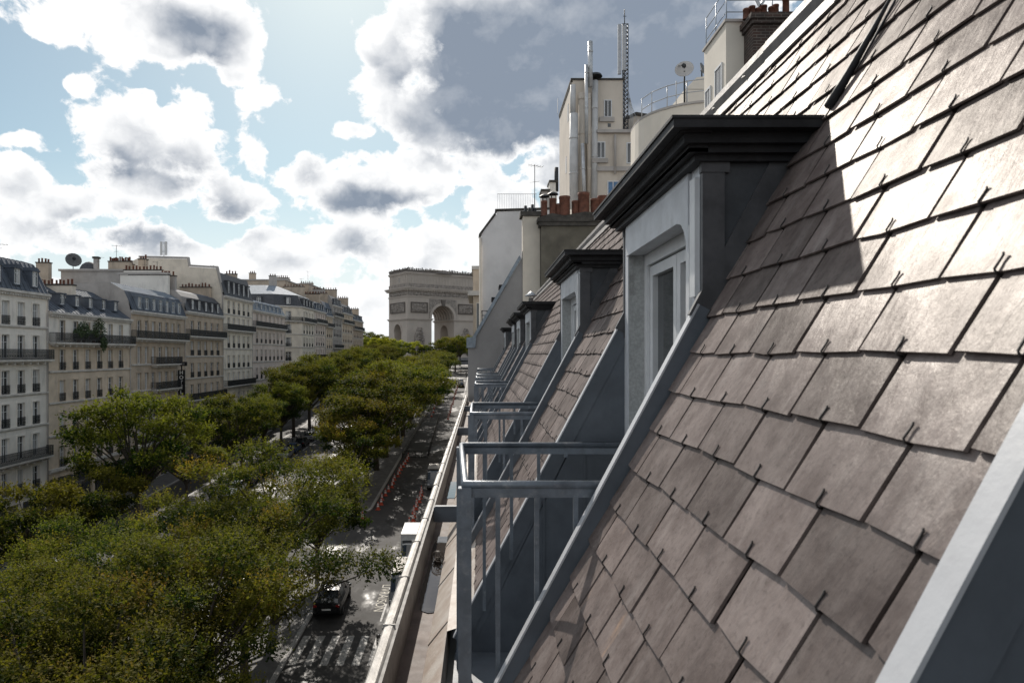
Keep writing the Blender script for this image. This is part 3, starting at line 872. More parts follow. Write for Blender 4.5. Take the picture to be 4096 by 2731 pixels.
def facade(F, floors, bays, ww, wallmat, zbase, rnd, mb_wall=None, shut=0.0, topmat=None):
    """floors: (z0, z1, sill, head, rail) ; rail: None | 'each' | 'full' | (x0,x1)"""
    b = F.b; mb = mb_wall if mb_wall is not None else MB()
    xs = [0.0]
    for c in bays: xs += [c - ww / 2, c + ww / 2]
    xs.append(F.L)
    for fi, (z0, z1, sill, head, rail) in enumerate(floors):
        za, zb = z0 + sill, z0 + head; mi = 2 if (topmat and fi == 0) else 0
        # solid strips below and above the openings, and piers
        for i in range(0, len(xs) - 1):
            x0, x1 = xs[i], xs[i + 1]
            if i % 2 == 0: mb.add([F.w(x0, 0, z0), F.w(x1, 0, z0), F.w(x1, 0, z1), F.w(x0, 0, z1)], [(0, 1, 2, 3)], mi)
            else:
                if sill > .01: mb.add([F.w(x0, 0, z0), F.w(x1, 0, z0), F.w(x1, 0, za), F.w(x0, 0, za)], [(0, 1, 2, 3)], mi)
                mb.add([F.w(x0, 0, zb), F.w(x1, 0, zb), F.w(x1, 0, z1), F.w(x0, 0, z1)], [(0, 1, 2, 3)], mi)
                D = -.26
                for (p, q) in (((x0, za), (x0, zb)), ((x0, zb), (x1, zb)), ((x1, zb), (x1, za)), ((x1, za), (x0, za))):
                    mb.add([F.w(p[0], 0, p[1]), F.w(q[0], 0, q[1]), F.w(q[0], D, q[1]), F.w(p[0], D, p[1])], [(0, 1, 2, 3)])
    wall = mb.build('wall', [wallmat, LIME['grey'], topmat or wallmat], b)
    for fi, (z0, z1, sill, head, rail) in enumerate(floors):
        za, h = z0 + sill, head - sill
        surr = MB()
        for c in bays:
            fm, pm = window_meshes(ww, h, rnd.choice((0, 0, 1, 3, 3, 2) if shut < .5 else (2, 2, 1, 3)))
            wi = F.put('window', fm, c, 0, za, b)
            pn = bpy.data.objects.new('pane', pm); COL.objects.link(pn); pn.parent = wi
            F.box(surr, c - ww / 2 - .14, c - ww / 2 - .002, .002, .05, za, za + h + .13); F.box(surr, c + ww / 2 + .002, c + ww / 2 + .14, .002, .05, za, za + h + .13)
            F.box(surr, c - ww / 2 - .002, c + ww / 2 + .002, .002, .06, za + h + .002, za + h + .14)
            F.box(surr, c - ww / 2 - .18, c + ww / 2 + .18, .003, .10, za - .10, za - .004)
            if rail == 'each': F.put('window_railing', rail_mesh(ww), c, 0, za, b)
        tag(surr.build('window_surrounds', topmat if (topmat and fi == 0) else wallmat, b), kind='stuff')
        if rail == 'full' or isinstance(rail, tuple):
            x0, x1 = (0.05, F.L - .05) if rail == 'full' else rail
            sl = MB(); F.box(sl, x0, x1, .004, .80, z0 - .20, z0 - .02); F.box(sl, x0 + .1, x1 - .1, .004, .55, z0 - .34, z0 - .2)
            k = x0 + .4
            while k < x1 - .3: F.box(sl, k, k + .16, .004, .62, z0 - .5, z0 - .2); k += 1.1
            ba = sl.build('balcony', M_STONEL, b)
            m = MB(); bars(m, 0, x1 - x0, 0, 0, 1.0, .11, .03)
            for xx in (0, x1 - x0): 
                for q in range(6): m.box(xx - .015, xx + .015, -.70 + q * .12, -.67 + q * .12, .0, .97)
                m.box(xx - .02, xx + .02, -.70, 0, .95, 1.0)
            o = F.put('balcony_railing', m.mesh('balcony_railing', M_IRON), x0 if F.d.cross(F.n).z > 0 else x1, .74, z0 - .02, ba)
    return wall
def strip(F, b, zs_, proj, th, m=M_STONEL, name='string_course', dent=False, x0=-.02, x1=None):
    L = F.L + .02 if x1 is None else x1
    for z in zs_:
        mb = MB()
        F.box(mb, x0, L, .003, proj, z - th / 2, z + th / 2); F.box(mb, x0, L, .003, proj * .55, z - th, z - th / 2)
        if dent:
            k = .1
            while k < F.L - .15: F.box(mb, k, k + .16, .003, proj * .8, z - th * 1.6, z - th); k += .36
        mb.build(name, m, b)
def mansard(F, b, ze, prof, depth, m_low, m_top, wallm, seams=.0, name='roof'):
    """prof: list of (back, up) from the eave; each face gets its own material slot"""
    mb = MB(); pts = [(0.18, ze - .02)] + [(-bk, ze + up) for bk, up in prof]
    L = F.L
    for i in range(len(pts) - 1):
        (y0, z0), (y1, z1) = pts[i], pts[i + 1]
        mb.add([F.w(0, y0, z0), F.w(L, y0, z0), F.w(L, y1, z1), F.w(0, y1, z1)], [(0, 1, 2, 3)], 0 if i < len(pts) - 2 else 1)
        if seams:
            a = F.w(0, y0, z0); c = F.w(0, y1, z1); dl = (c - a); ln = dl.length; dl.normalize(); nn = F.d.cross(dl); 
            if nn.z < 0: nn = -nn
            x = seams / 2
            while x < L:
                mb.obox(a + F.d * x, dl, F.d, nn, (0.02, ln - .01), (-.02, .02), (.0, .05), 0 if i < len(pts) - 2 else 1); x += seams
    yb, zb = pts[-1]
    mb.add([F.w(0, yb, zb), F.w(L, yb, zb), F.w(L, -depth, zb - .2), F.w(0, -depth, zb - .2)], [(0, 1, 2, 3)], 1)
    # party ends
    for x in (0.02, L - .02):
        P = [F.w(x, y, z) for y, z in pts[1:]] + [F.w(x, -depth, zb - .2), F.w(x, -depth, ze - .5), F.w(x, 0, ze - .5)]
        mb.add(P, [tuple(range(len(P)))], 2)
    mb.add([F.w(0, -depth, ze - 20), F.w(L, -depth, ze - 20), F.w(L, -depth, zb - .2), F.w(0, -depth, zb - .2)], [(0, 1, 2, 3)], 2)
    return mb.build(name, [m_low, m_top, wallm], b)
def dormers(F, b, ze, xs, back, z0, w, h, m, style='box'):
    for x in xs:
        mb = MB(); y = -back
        F.box(mb, x - w / 2 - .12, x - w / 2, y - .9, y + .10, ze + z0 - .1, ze + z0 + h + .05); F.box(mb, x + w / 2, x + w / 2 + .12, y - .9, y + .10, ze + z0 - .1, ze + z0 + h + .05)
        if style == 'arch':
            for q in range(6):
                t0, t1 = q / 6, (q + 1) / 6
                za = h + .06 + .34 * sin(pi * (t0 + t1) / 2)
                F.box(mb, x - w / 2 - .2 + (w + .4) * t0, x - w / 2 - .2 + (w + .4) * t1, y - 1.0, y + .2, ze + z0 + h - .02, ze + z0 + za)
        else: F.box(mb, x - w / 2 - .2, x + w / 2 + .2, y - 1.1, y + .22, ze + z0 + h + .05, ze + z0 + h + .17)
        F.box(mb, x - w / 2 - .1, x + w / 2 + .1, y - .3, y + .14, ze + z0 - .12, ze + z0 - .002)
        d = mb.build('dormer', m, b)
        fm, pm = window_meshes(w, h, R.choice((0, 0, 1, 3)))
        wi = F.put('dormer_window', fm, x, y + .22, ze + z0, d)
        pn = bpy.data.objects.new('pane', pm); COL.objects.link(pn); pn.parent = wi; pn.parent = wi
def chimney(b, x0, x1, y0, y1, z0, z1, m, npots=6, along='x', pot=.55, cap=True):
    mb = MB(); mb.box(x0, x1, y0, y1, z0, z1)
    c = mb.build('chimney', m, b)
    if cap: MB().box(x0 - .08, x1 + .08, y0 - .08, y1 + .08, z1 + .002, z1 + .16).build('chimney_cap', M_SOOT, c)
    for i in range(npots):
        t = (i + .5) / npots
        px, py = (x0 + (x1 - x0) * t, (y0 + y1) / 2) if along == 'x' else ((x0 + x1) / 2, y0 + (y1 - y0) * t)
        hh = pot * R.uniform(.75, 1.25); r = R.uniform(.11, .15)
        MB().lathe([(r, 0), (r * .92, hh * .8), (r * 1.06, hh * .86), (r * 1.06, hh), (r * .8, hh), (r * .8, hh * .6), (0, hh * .6)], (px + R.uniform(-.04, .04), py + R.uniform(-.04, .04), z1 + .16), 9).build('chimney_pot', M_POT, c)
    return c
def sides(F, b, mb, z0, z1, depth):
    for x in (0.0, F.L): mb.add([F.w(x, 0, z0), F.w(x, -depth, z0), F.w(x, -depth, z1), F.w(x, 0, z1)], [(0, 1, 2, 3)], 1)

XW = -44.0
def bay_list(n, L, margin=1.1): return [margin + (L - 2 * margin) * (i + .5) / n for i in range(n)]
def left_building(y0, y1, label, wallc, ze, levels, nb, ww, rails, prof, mlow, mtop, depth=12, seams=.65, dorm=None, topwin=2.2, xw=XW, sill=.12, white_top=False, chim=()):
    b = thing('apartment_building', (xw, (y0 + y1) / 2, zg((y0 + y1) / 2)), label, 'building')
    F = Fac(b, (xw, y0), (xw, y1), (1, 0))
    rnd = random.Random(int(y0 * 10))
    zb = zg(y0) - .6
    lv = levels
    fl = []
    for i in range(len(lv) - 1):
        z1, z0 = lv[i], lv[i + 1]
        hd = min(z1 - z0 - .55, sill + topwin)
        fl.append((z0, z1, sill, hd, rails[i] if i < len(rails) else 'each'))
    bays = bay_list(nb, F.L) if isinstance(nb, int) else nb
    mb = MB(); sides(F, b, mb, zb, ze, depth)
    w_ = facade(F, fl, bays, ww, LIME[wallc], zb, rnd, mb, 0, LIME['white'] if white_top else None)
    # ground floor: stone piers with shop openings
    g_ = MB(); zt = lv[-1]
    n = max(3, int(F.L / 3.6)); pw = .5
    for i in range(n + 1):
        x = F.L * i / n; F.box(g_, max(0, x - pw / 2), min(F.L, x + pw / 2), -.3, .012, zb, zt - .9)
    F.box(g_, 0, F.L, -.3, .012, zt - .9, zt - .002)
    g_.build('ground_floor', LIME[wallc], b)
    for i in range(n):
        m = MB(); x0, x1 = F.L * i / n + pw / 2, F.L * (i + 1) / n - pw / 2
        F.box(m, x0, x1, -.28, -.2, zb, zt - .9); m.build('shop_window', M_GLASS, b)
        if i % 2 == 0:
            m = MB(); F.box(m, x0 - .1, x1 + .1, .02, .16, zt - 1.5, zt - .95); m.build('shop_fascia', M_SHOP, b)
    strip(F, b, [z for z in lv[1:-1]], .16, .16)
    strip(F, b, [lv[-1] - .02], .28, .3, name='cornice')
    strip(F, b, [ze - .12], .42, .24, name='cornice', dent=True)
    mansard(F, b, ze, prof, depth, mlow, mtop, LIME['grey'], seams)
    if dorm: dormers(F, b, ze, dorm[0] if dorm[0] else bays, *dorm[1:])
    # rainwater pipe at the joint
    MB().tube([F.w(F.L - .12, .10, zb + .5), F.w(F.L - .12, .10, ze - .3)], .06, 6).build('downpipe', LIME['grey'], b)
    for c in chim: chimney(b, *c)
    return b, F

# --- first: white building with arched dormers
left_building(50.0, 69.4, 'white six storey building with arched zinc dormers and long black balcony', 'white', 6.0,
    [6.0, 2.6, -.55, -3.9, -7.05, -10.2, -13.4], [69.4 - 50 - q for q in (17.1, 14.9, 12.7, 10.5, 8.35, 6.15, 4.0, 1.8)], 1.05,
    ['each', 'full', 'each', 'each', (4, 19.2), 'each'], [(.55, 1.5), (1.35, 3.0), (2.6, 3.35)], M_ZROOF, M_ZROOF, dorm=([69.4 - 50 - q for q in (12.4, 9.8, 7.2, 4.6, 2.0)], .02, .6, .85, 1.5, M_ZROOF, 'arch'),
    chim=[(-50, -48.2, 63, 64.0, 6, 9.9, LIME['tan'], 5), (-50, -48.4, 66.2, 66.9, 6, 9.7, LIME['beige'], 3)])
# --- second: beige with planted balcony and low zinc roof with small dormers
b2, F2 = left_building(69.6, 85.8, 'beige building with planted balcony below a blue zinc roof', 'beige', 4.3,
    [4.3, 1.2, -1.85, -5.1, -8.5, -12.0], 6, 1.0, ['full', 'each', 'each', 'each', 'each'], [(2.6, 2.1), (4.6, 3.3), (6.5, 3.7)], M_ZROOF, M_ZROOF,
    dorm=([.6, 3.3, 6.0, 8.6, 11.3, 14.0], 0.70, .95, .72, 1.05, M_ZROOF), white_top=True, chim=[(-49.5, -45.6, 76.2, 77.0, 4, 7.6, LIME['cream'], 9, 'x'), (-52.6, -51.4, 71, 73, 6, 9.8, LIME['beige'], 3, 'y')])
# pale attic storey wall behind the planted balcony
m = MB(); F2.box(m, .15, F2.L - .15, .004, .02, 1.35, 4.12)
# --- third: hotel with tall zinc mansard
b3, F3 = left_building(86.0, 101.7, 'brownish hotel building with black balconies and pale ribbed zinc mansard', 'tan', 5.5,
    [5.5, 2.0, -1.4, -4.8, -8.4, -12.0], 7, 1.0, ['full', (5.2, 13.2), (5.2, 13.0), (4.4, 13.0), 'each'], [(.35, 1.3), (.9, 2.5), (2.6, 3.5)], M_ZROOF, M_ZLIGHT,
    dorm=(None, .02, .35, .85, 1.45, M_ZLIGHT), seams=.55, chim=[(-52, -46.2, 101.0, 101.6, 5, 11.6, LIME['white'], 9, 'x')])
# --- fourth
left_building(101.9, 116.8, 'sooty stone building with rounded slate mansard and small balconies', 'tan', 6.4,
    [6.4, 2.7, -.4, -3.75, -7.0, -10.6], 5, 1.15, ['full', 'each', 'each', 'full', 'each'], [(.25, 1.2), (.7, 2.2), (1.5, 3.0), (2.6, 3.4)], M_SROOF, M_ZROOF,
    dorm=(None, .0, .4, .9, 1.4, M_SROOF), seams=0, chim=[(-51, -45.8, 102.4, 103.0, 6, 11.6, LIME['grey'], 8, 'x'), (-51, -45.9, 116.0, 116.6, 6, 11.2, LIME['tan'], 9, 'x')])
# --- fifth: taller
b5, F5 = left_building(117.0, 131.8, 'tall cream building with blank party wall and tall slate roof', 'cream', 10.0,
    [10.0, 6.9, 4.2, .9, -2.6, -5.6, -9.2], 5, 1.05, ['each', 'full', 'each', 'each', 'full', 'each'], [(.5, 2.4), (1.0, 4.0), (2.4, 4.35)], M_SROOF, M_ZROOF,
    dorm=(None, .05, .6, .95, 2.0, M_SROOF), seams=0, depth=22, chim=[(-49, -46.8, 131.0, 131.6, 10, 15.2, LIME['tan'], 4, 'x')])
pw = MB().prism([(XW - .3, 116.98, 4), (XW - .3, 116.98, 10.4), (XW - 1.3, 116.98, 14.6), (XW - 6, 116.98, 14.9), (XW - 6.2, 116.98, 16.2), (XW - 14.5, 116.98, 16.4), (XW - 19, 116.98, 14.2), (XW - 19, 116.98, 4)], (0, .35, 0))
pw.build('party_wall', LIME['cream'], b5)
MB().prism([(XW - .3, 116.9, 10.5), (XW - 1.25, 116.9, 14.7), (XW - 6, 116.9, 15.0), (XW - 6.2, 116.9, 16.3), (XW - 14.5, 116.9, 16.5), (XW - 14.5, 116.9, 16.75), (XW - 6.0, 116.9, 16.55), (XW - 5.8, 116.9, 15.25), (XW - 1.0, 116.9, 14.95), (XW - .1, 116.9, 10.5)], (0, .6, 0)).build('coping', LIME['grey'], b5)
# --- sixth: lower with shiny zinc
left_building(132.0, 153.6, 'lower rosy building with shiny silver zinc mansard', 'pink', 8.5,
    [8.5, 5.4, 1.9, -1.6, -5.2, -8.8], 7, 1.0, ['each', 'full', 'each', 'each', 'each'][1:] + ['each'], [(.5, 1.2), (1.2, 2.1), (3.0, 2.5)], M_ZLIGHT, M_ZLIGHT,
    dorm=(None, .05, .2, .8, 1.2, M_ZLIGHT), seams=.8, sill=.2)
# --- seventh: corner house beyond the side street
b7 = thing('corner_building', (-46, 172, zg(172)), 'cream corner building with cut corner and dark slate roof beyond side street', 'building')
Fc = Fac(b7, (-49.2, 163.6), (-44.0, 168.4), (.68, -.73)); F7 = Fac(b7, (-44.0, 168.4), (-44.0, 181.0), (1, 0)); Fs = Fac(b7, (-75, 163.4), (-49.3, 163.4), (0, -1))
lv7 = [11.6, 8.0, 4.8, 1.6, -1.9, -5.4, -9]
for F_, bays in ((Fc, [3.5]), (F7, bay_list(4, 12.6, .6)), (Fs, bay_list(7, 25.7, 1))):
    fl = [(lv7[i + 1], lv7[i], .15, .15 + 2.25, ('full' if i == 0 else 'each')) for i in range(6)]
    facade(F_, fl, bays, 1.1 if F_ is not Fc else 1.5, LIME['cream'], -14, random.Random(71))
    g_ = MB(); F_.box(g_, 0, F_.L, -.3, .0, zg(160) - 1, -9); g_.build('ground_floor', LIME['cream'], b7)
    strip(F_, b7, lv7[1:-1], .16, .18); strip(F_, b7, [lv7[0] - .1], .4, .26, name='cornice')
rf = MB()
lo = [(-75, 163.4), (-49.3, 163.4), (-44.0, 168.3), (-44.0, 181.0)]; md = [(-75, 164.5), (-49.9, 164.5), (-45.2, 168.8), (-45.2, 181.0)]; tp = [(-75, 171.5), (-54, 171.5), (-52, 173.0), (-52, 181.0)]
for k in range(3):
    rf.add([(*lo[k], 11.62), (*lo[k + 1], 11.62), (*md[k + 1], 14.4), (*md[k], 14.4)], [(0, 1, 2, 3)], 0); rf.add([(*md[k], 14.4), (*md[k + 1], 14.4), (*tp[k + 1], 17.2), (*tp[k], 17.2)], [(0, 1, 2, 3)], 1)
rf.add([(*tp[0], 17.2), (*tp[1], 17.2), (*tp[2], 17.2), (*tp[3], 17.2), (-75, 181, 17.2)], [(0, 1, 2, 3, 4)], 1)
rf.add([(-44, 180.9, -12), (-52, 180.9, -12), (-52, 180.9, 17.2), (-45.2, 180.9, 14.4), (-44, 180.9, 11.6)], [(0, 1, 2, 3, 4)], 2)
rf.build('roof', [M_SROOF, M_ZLIGHT, LIME['grey']], b7)
dormers(Fc, b7, 11.6, [3.5], .05, .45, 1.1, 1.6, M_SROOF); dormers(F7, b7, 11.6, bay_list(4, 12.6, .6), .05, .45, 1.0, 1.5, M_SROOF); dormers(Fs, b7, 11.6, [17, 22], .05, .45, 1.0, 1.5, M_SROOF)
chimney(b7, -53.5, -51.8, 172.8, 173.8, 14, 19.6, LIME['grey'], 3); chimney(b7, -52, -46.5, 180.2, 180.8, 12, 17.6, LIME['tan'], 7)
# --- the far ones up the slope
far = [(181.2, 194.0, 'pink', 11.6, 'narrow rosy building with blue slate dormers, next after corner building', M_ZROOF, 4, 3.0),
       (194.2, 203.5, 'beige', 11.0, 'narrow beige building with steep blue mansard in far terrace', M_ZROOF, 3, 4.6),
       (203.7, 217.0, 'grey', 14.6, 'tall grey building with top balcony and stepped roof in far terrace', M_SROOF, 5, 3.4),
       (217.2, 235.5, 'beige', 13.2, 'beige building with rounded slate roof near end of terrace', M_SROOF, 6, 3.6),
       (235.7, 256.0, 'tan', 11.8, 'last low sandy building of terrace facing the traffic circle', M_ZROOF, 6, 2.6)]
for y0, y1, c, ze, lab, rm, nb, rh in far:
    left_building(y0, y1, lab, c, ze, [ze - 3.2 * i for i in range(6)], nb, 1.05, ['full', 'each', 'each', 'full', 'each'], [(.4, rh * .5), (1.2, rh * .85), (3.0, rh)], rm, M_ZROOF,
        dorm=(None, .05, .4, .9, 1.4, rm), seams=0, chim=[(-50, -45.5, y1 - .7, y1 - .1, ze, ze + rh + 2.2, LIME['tan'], 6, 'x'), (-50, -46.5, y0 + .1, y0 + .7, ze, ze + rh + 1.2, LIME['grey'], 4, 'x')])
# --- roofs of the courtyard buildings standing behind
def back_house(x0, x1, y0, y1, z1, m, label, chs=(), cap=None):
    b = thing('courtyard_building', ((x0 + x1) / 2, (y0 + y1) / 2, zg(y0)), label, 'building')
    MB().box(x0, x1, y0, y1, zg(y0) - 1, z1).build('wall', m, b)
    MB().box(x0 - .25, x1 + .25, y0 - .25, y1 + .25, z1 + .003, z1 + .3).build('coping', LIME['grey'] if cap is None else cap, b)
    for c in chs: chimney(b, *c)
    return b
back_house(-62.6, -53.2, 101.9, 108, 12.3, LIME['grey'], 'plain grey rear wall with dish and dome on its roof behind beige building', [(-55.6, -52.4, 102.0, 102.7, 12.3, 13.7, LIME['tan'], 11), (-63.8, -62.0, 98.0, 98.8, 9, 13.0, LIME['tan'], 4)])
back_house(-53.3, -46.4, 101.05, 101.65, 11.7, LIME['white'], 'white firewall standing above the hotel roof', [(-52.8, -47.2, 101.1, 101.6, 11.9, 12.3, LIME['white'], 11)])
back_house(-60, -53, 108.5, 116, 12.7, LIME['cream'], 'cream rear building with brown brick stack behind slate mansard', [(-58, -55.6, 109, 109.8, 12.5, 14.2, LIME['tan'], 5), (-54.6, -53.4, 109, 109.8, 12.5, 15.0, LIME['tan'], 3)])
back_house(-66, -52, 182, 200, 19.5, LIME['tan'], 'brown rear building rising over corner roof', [(-62, -60.4, 183, 184, 19.4, 21.5, LIME['tan'], 3), (-55.5, -52.5, 186, 187, 19, 20.6, LIME['grey'], 6)])
back_house(-62, -51, 203, 222, 20.6, LIME['tan'], 'long sooty rear building behind the far terrace', [(-60, -57, 204, 205, 20.5, 22.0, LIME['tan'], 6), (-56, -52, 212, 213, 20.5, 21.8, LIME['tan'], 6)])
back_house(-60, -49, 224, 246, 18.6, LIME['beige'], 'low rear building behind end of terrace', [(-57, -53, 226, 227, 18.5, 19.8, LIME['white'], 5)])
# roof clutter
def dish(loc, r, az, label, mast=1.0, m=None):
    t = thing('satellite_dish', loc, label, 'satellite dish')
    m_ = m or mat('grey_dish', (.42, .42, .42), .5, .15)
    d = MB(); n = 16; rings = 5; ax = Vector((sin(az), -cos(az), .35)).normalized(); e1 = ax.orthogonal().normalized(); e2 = ax.cross(e1)
    c = Vector((0, 0, mast)); vs = []
    for th in (0, .02):
        for q in range(rings + 1):
            rr = r * q / rings
            for k in range(n):
                w_ = 2 * pi * k / n; vs.append(c + (e1 * cos(w_) + e2 * sin(w_)) * rr + ax * (.32 * rr * rr / r - th))
    fs = []
    for th in range(2):
        o_ = th * (rings + 1) * n
        for q in range(rings):
            for k in range(n): fs.append((o_ + q * n + k, o_ + q * n + (k + 1) % n, o_ + (q + 1) * n + (k + 1) % n, o_ + (q + 1) * n + k))
    o_ = (rings + 1) * n
    for k in range(n): fs.append((rings * n + k, rings * n + (k + 1) % n, o_ + rings * n + (k + 1) % n, o_ + rings * n + k))
    d.add(vs, fs, 0, True); d.build('reflector', m_, t, False)
    MB().tube([(0, 0, 0), (0, 0, mast - .02), tuple(c - ax * .06)], .025 + r * .03, 6).build('mast', M_IRON, t, False)
    f = MB(); tip = c + ax * r * .85
    f.tube([c - e2 * r * .8 + ax * .25 * r, tip], .015 + r * .012, 5); f.obox(tip, ax, e1, e2, (-.12 * r / .4, .05 * r / .4), (-.05 * r / .4, .05 * r / .4), (-.07 * r / .4, .07 * r / .4))
    f.build('feed_arm', M_IRON, t, False)
    return t
dish((-61.0, 102.3, 12.6), 1.1, .7, 'large grey dish on the grey rear roof', 1.3, mat('weathered_dark_dish', (.13, .13, .13), .6, .2))
def dome(loc, r, label):
    t = thing('roof_dome', loc, label, 'skylight')
    MB().lathe([(r, 0), (r, .1), (r * .95, .3 * r), (r * .75, .65 * r), (r * .4, .9 * r), (0, r)], n=14).build('shell', M_SROOF, t, False)
    MB().lathe([(r + .12, -.02), (r + .12, .08), (r, .08)], n=14).build('curb', LIME['grey'], t, False)
dome((-59.2, 103.4, 12.62), 1.3, 'dark rounded skylight dome beside large grey dish')
vp = thing('roof_vent', (-57.9, 103, 12.6), 'square grey vent stack with cap beside the skylight dome', 'vent')
MB().box(-.3, .3, -.3, .3, 0, 1.7).build('stack', LIME['grey'], vp, False); MB().box(-.42, .42, -.42, .42, 1.7, 2.0).build('cap', M_SOOT, vp, False)
def aerial(loc, h, label, m=None, sc_=1.0, arms=5):
    t = thing('tv_aerial', loc, label, 'antenna', 'rooftop aerials')
    MB().tube([(0, 0, 0), (0, 0, h)], .02 * sc_, 5).build('mast', m or M_IRON, t, False)
    a = MB(); z = h - .08 * sc_
    a.tube([(-.35 * sc_, -.2 * sc_, z), (.45 * sc_, .2 * sc_, z)], .012 * sc_, 4)
    for i in range(arms):
        f = -.3 + .75 * i / (arms - 1); c = Vector((.9 * f * sc_, .45 * f * sc_, z)); a.tube([c + Vector((-.1, .22, 0)) * sc_, c + Vector((.1, -.22, 0)) * sc_], .008 * sc_, 4)
    a.tube([(-.25 * sc_, .1, h * .62), (.25 * sc_, -.1, h * .62)], .01 * sc_, 4)
    a.build('elements', m or M_IRON, t, False)
for loc, h in (((-57.4, 102.6, 12.6), 2.0), ((-55.0, 103.2, 13.8), 2.6), ((-51.0, 103.8, 11.9), 2.6), ((-49.4, 104.4, 11.9), 2.2), ((-50, 128, 14.2), 2.4), ((-47.5, 181, 15.0), 5.0), ((-52, 206, 20.9), 4.0), ((-46.6, 66.0, 9.3), 1.4)):
    aerial(loc, h, 'thin television aerial on the roofs across the street', None, 1.6)
def panel_mast(loc, label):
    t = thing('antenna_panels', loc, label, 'antenna')
    for dx in (-.45, .35): MB().box(dx - .18, dx + .18, -.1, .1, .3, 2.6).build('panel', mat('white_plastic', (.62, .62, .62), .5, .1), t, False)
    MB().tube([(0, 0, 0), (0, 0, 2.6)], .05, 6).box(-.45, .35, -.02, .02, .9, .96).build('pole', M_IRON, t, False)
panel_mast((-54.3, 117.2, 16.6), 'pair of white phone antenna panels above the cream party wall')
# --- hotel sign
sg = thing('hotel_sign', (-43.25, 98.9, -1.9), 'vertical black HOTEL sign with white letters hanging on brownish facade', 'sign')
def text_mesh(body, size, depth=.02, bold=.0):
    c = bpy.data.curves.new('t', 'FONT'); c.body = body; c.size = size; c.extrude = depth; c.align_x = 'CENTER'; c.align_y = 'CENTER'; c.offset = bold
    o = bpy.data.objects.new('t', c); COL.objects.link(o)
    dg = bpy.context.evaluated_depsgraph_get(); me = bpy.data.meshes.new_from_object(o.evaluated_get(dg))
    bpy.data.objects.remove(o); bpy.data.curves.remove(c)
    return me
M_SIGN = mat('black_sign_box', (.012, .011, .012), .35, .2); M_LET = mat('white_sign_letters', (.75, .74, .72), .5, .05)
MB().box(-.48, .48, -.11, .11, -4.1, -.45).build('sign_box', M_SIGN, sg, False)
MB().box(-.78, .78, -.10, .10, .12, .72).box(-.08, .08, -.05, .05, -.45, .12).build('name_plate', M_SIGN, sg, False)
MB().box(-1.0, -.48, -.03, .03, -1.2, -1.12).box(-1.3, -.78, -.03, .03, .36, .44).build('bracket', M_IRON, sg, False)
for i, ch in enumerate('HOTEL'):
    me = text_mesh(ch, .74, .012, .012); me.materials.clear(); me.materials.append(M_LET)
    o = bpy.data.objects.new('letter', me); COL.objects.link(o); o.parent = sg; o.location = (0, -.125, -.85 - i * .70); o.rotation_euler = (radians(90), 0, 0)
me = text_mesh('TERSILA', .40, .01, .004); me.materials.clear(); me.materials.append(mat('dim_sign_letters', (.30, .29, .28), .5, .05))
o = bpy.data.objects.new('letters', me); COL.objects.link(o); o.parent = sg; o.location = (0, -.112, .42); o.rotation_euler = (radians(90), 0, 0); o.scale = (.62, 1, 1)
# --- planters on the second building's balcony
M_LEAFP = mat('balcony_leaf', (.045, .075, .025), .6, .5, 4)
def bush(mb, c, r, n, rnd, ls=.16, sq=(1, 1, 1)):
    for _ in range(n):
        v = Vector((rnd.gauss(0, 1), rnd.gauss(0, 1), rnd.gauss(0, 1))).normalized() * r * rnd.uniform(.45, 1.05)
        p = Vector(c) + Vector((v.x * sq[0], v.y * sq[1], v.z * sq[2]))
        a = Vector((rnd.gauss(0, 1), rnd.gauss(0, 1), rnd.gauss(0, 1) + .4)).normalized(); b_ = a.orthogonal().normalized()
        mb.quad(p - a * ls, p + b_ * ls * .5, p + a * ls, p - b_ * ls * .5)
rb = random.Random(3)
for x, r, sqz, lab in ((74.0, .75, .8, 'dark rounded shrub in pot on beige building balcony'), (74.9, .95, 1.1, 'tall spiky palm pot on beige building balcony'), (76.8, .7, .8, 'low bushy planter between palm and trailing plant on balcony'), (78.0, 1.0, 1.5, 'large trailing plant hanging over beige building balcony')):
    t = thing('balcony_plant', (-43.5, x, 1.2), lab, 'plant')
    m = MB(); bush(m, (0, 0, .95 if r < .9 else 1.3), r, 420, rb, .13, (.6, .9, sqz))
    if r > .98: bush(m, (.45, .1, .0), .6, 260, rb, .13, (.5, .8, 1.6))
    m.build('foliage', M_LEAFP, t, False)
    MB().lathe([(.14, 0), (.2, .45), (.22, .45), (.18, .40), (0, .4)], n=9).build('pot', M_POT, t, False)

# ================================================================== walls and houses beyond the near roof, right side
def at(u, v, Y): return Vector(((u - 1103) / 1568 * Y, Y, (812 - v) / 1568 * Y))
fw = thing('firewall', (1.0, 28.2, -6.0), 'grey rendered firewall with sloping zinc coping and big chimney stack ending the slate roof', 'wall')
A = [(-.50, -6), (-.50, .28), (-.20, .62), (1.70, 3.9), (1.72, 4.2), (4.0, 4.2), (4.0, -6)]
MB().prism([(x, 28.0, z) for x, z in A], (0, .42, 0)).build('wall', M_RENDERW, fw)
MB().prism([(x, 27.94, z) for x, z in [(-.22, .60), (1.68, 3.90), (1.60, 4.02), (-.33, .66)]], (0, .54, 0)).prism([(x, 27.92, z) for x, z in [(-.56, .24), (-.20, .24), (-.16, .70), (-.56, .66)]], (0, .58, 0)).build('coping', mat('blue_zinc_coping', (.25, .29, .33), .5, .25, 5, metal=.2), fw)
MB().box(1.74, 2.44, 27.9, 28.6, -1, 5.62).build('pale_stack', LIME['cream'], fw)
MB().box(1.64, 2.5, 27.8, 28.7, 5.622, 5.80).build('stack_cap', M_SOOT, fw)
M_OLIVE = mat('sooty_olive_render', (.155, .14, .11), .9, .3, 1.2, .2, 14, stain=((.075, .068, .055), .9, (1, 1, .4)))
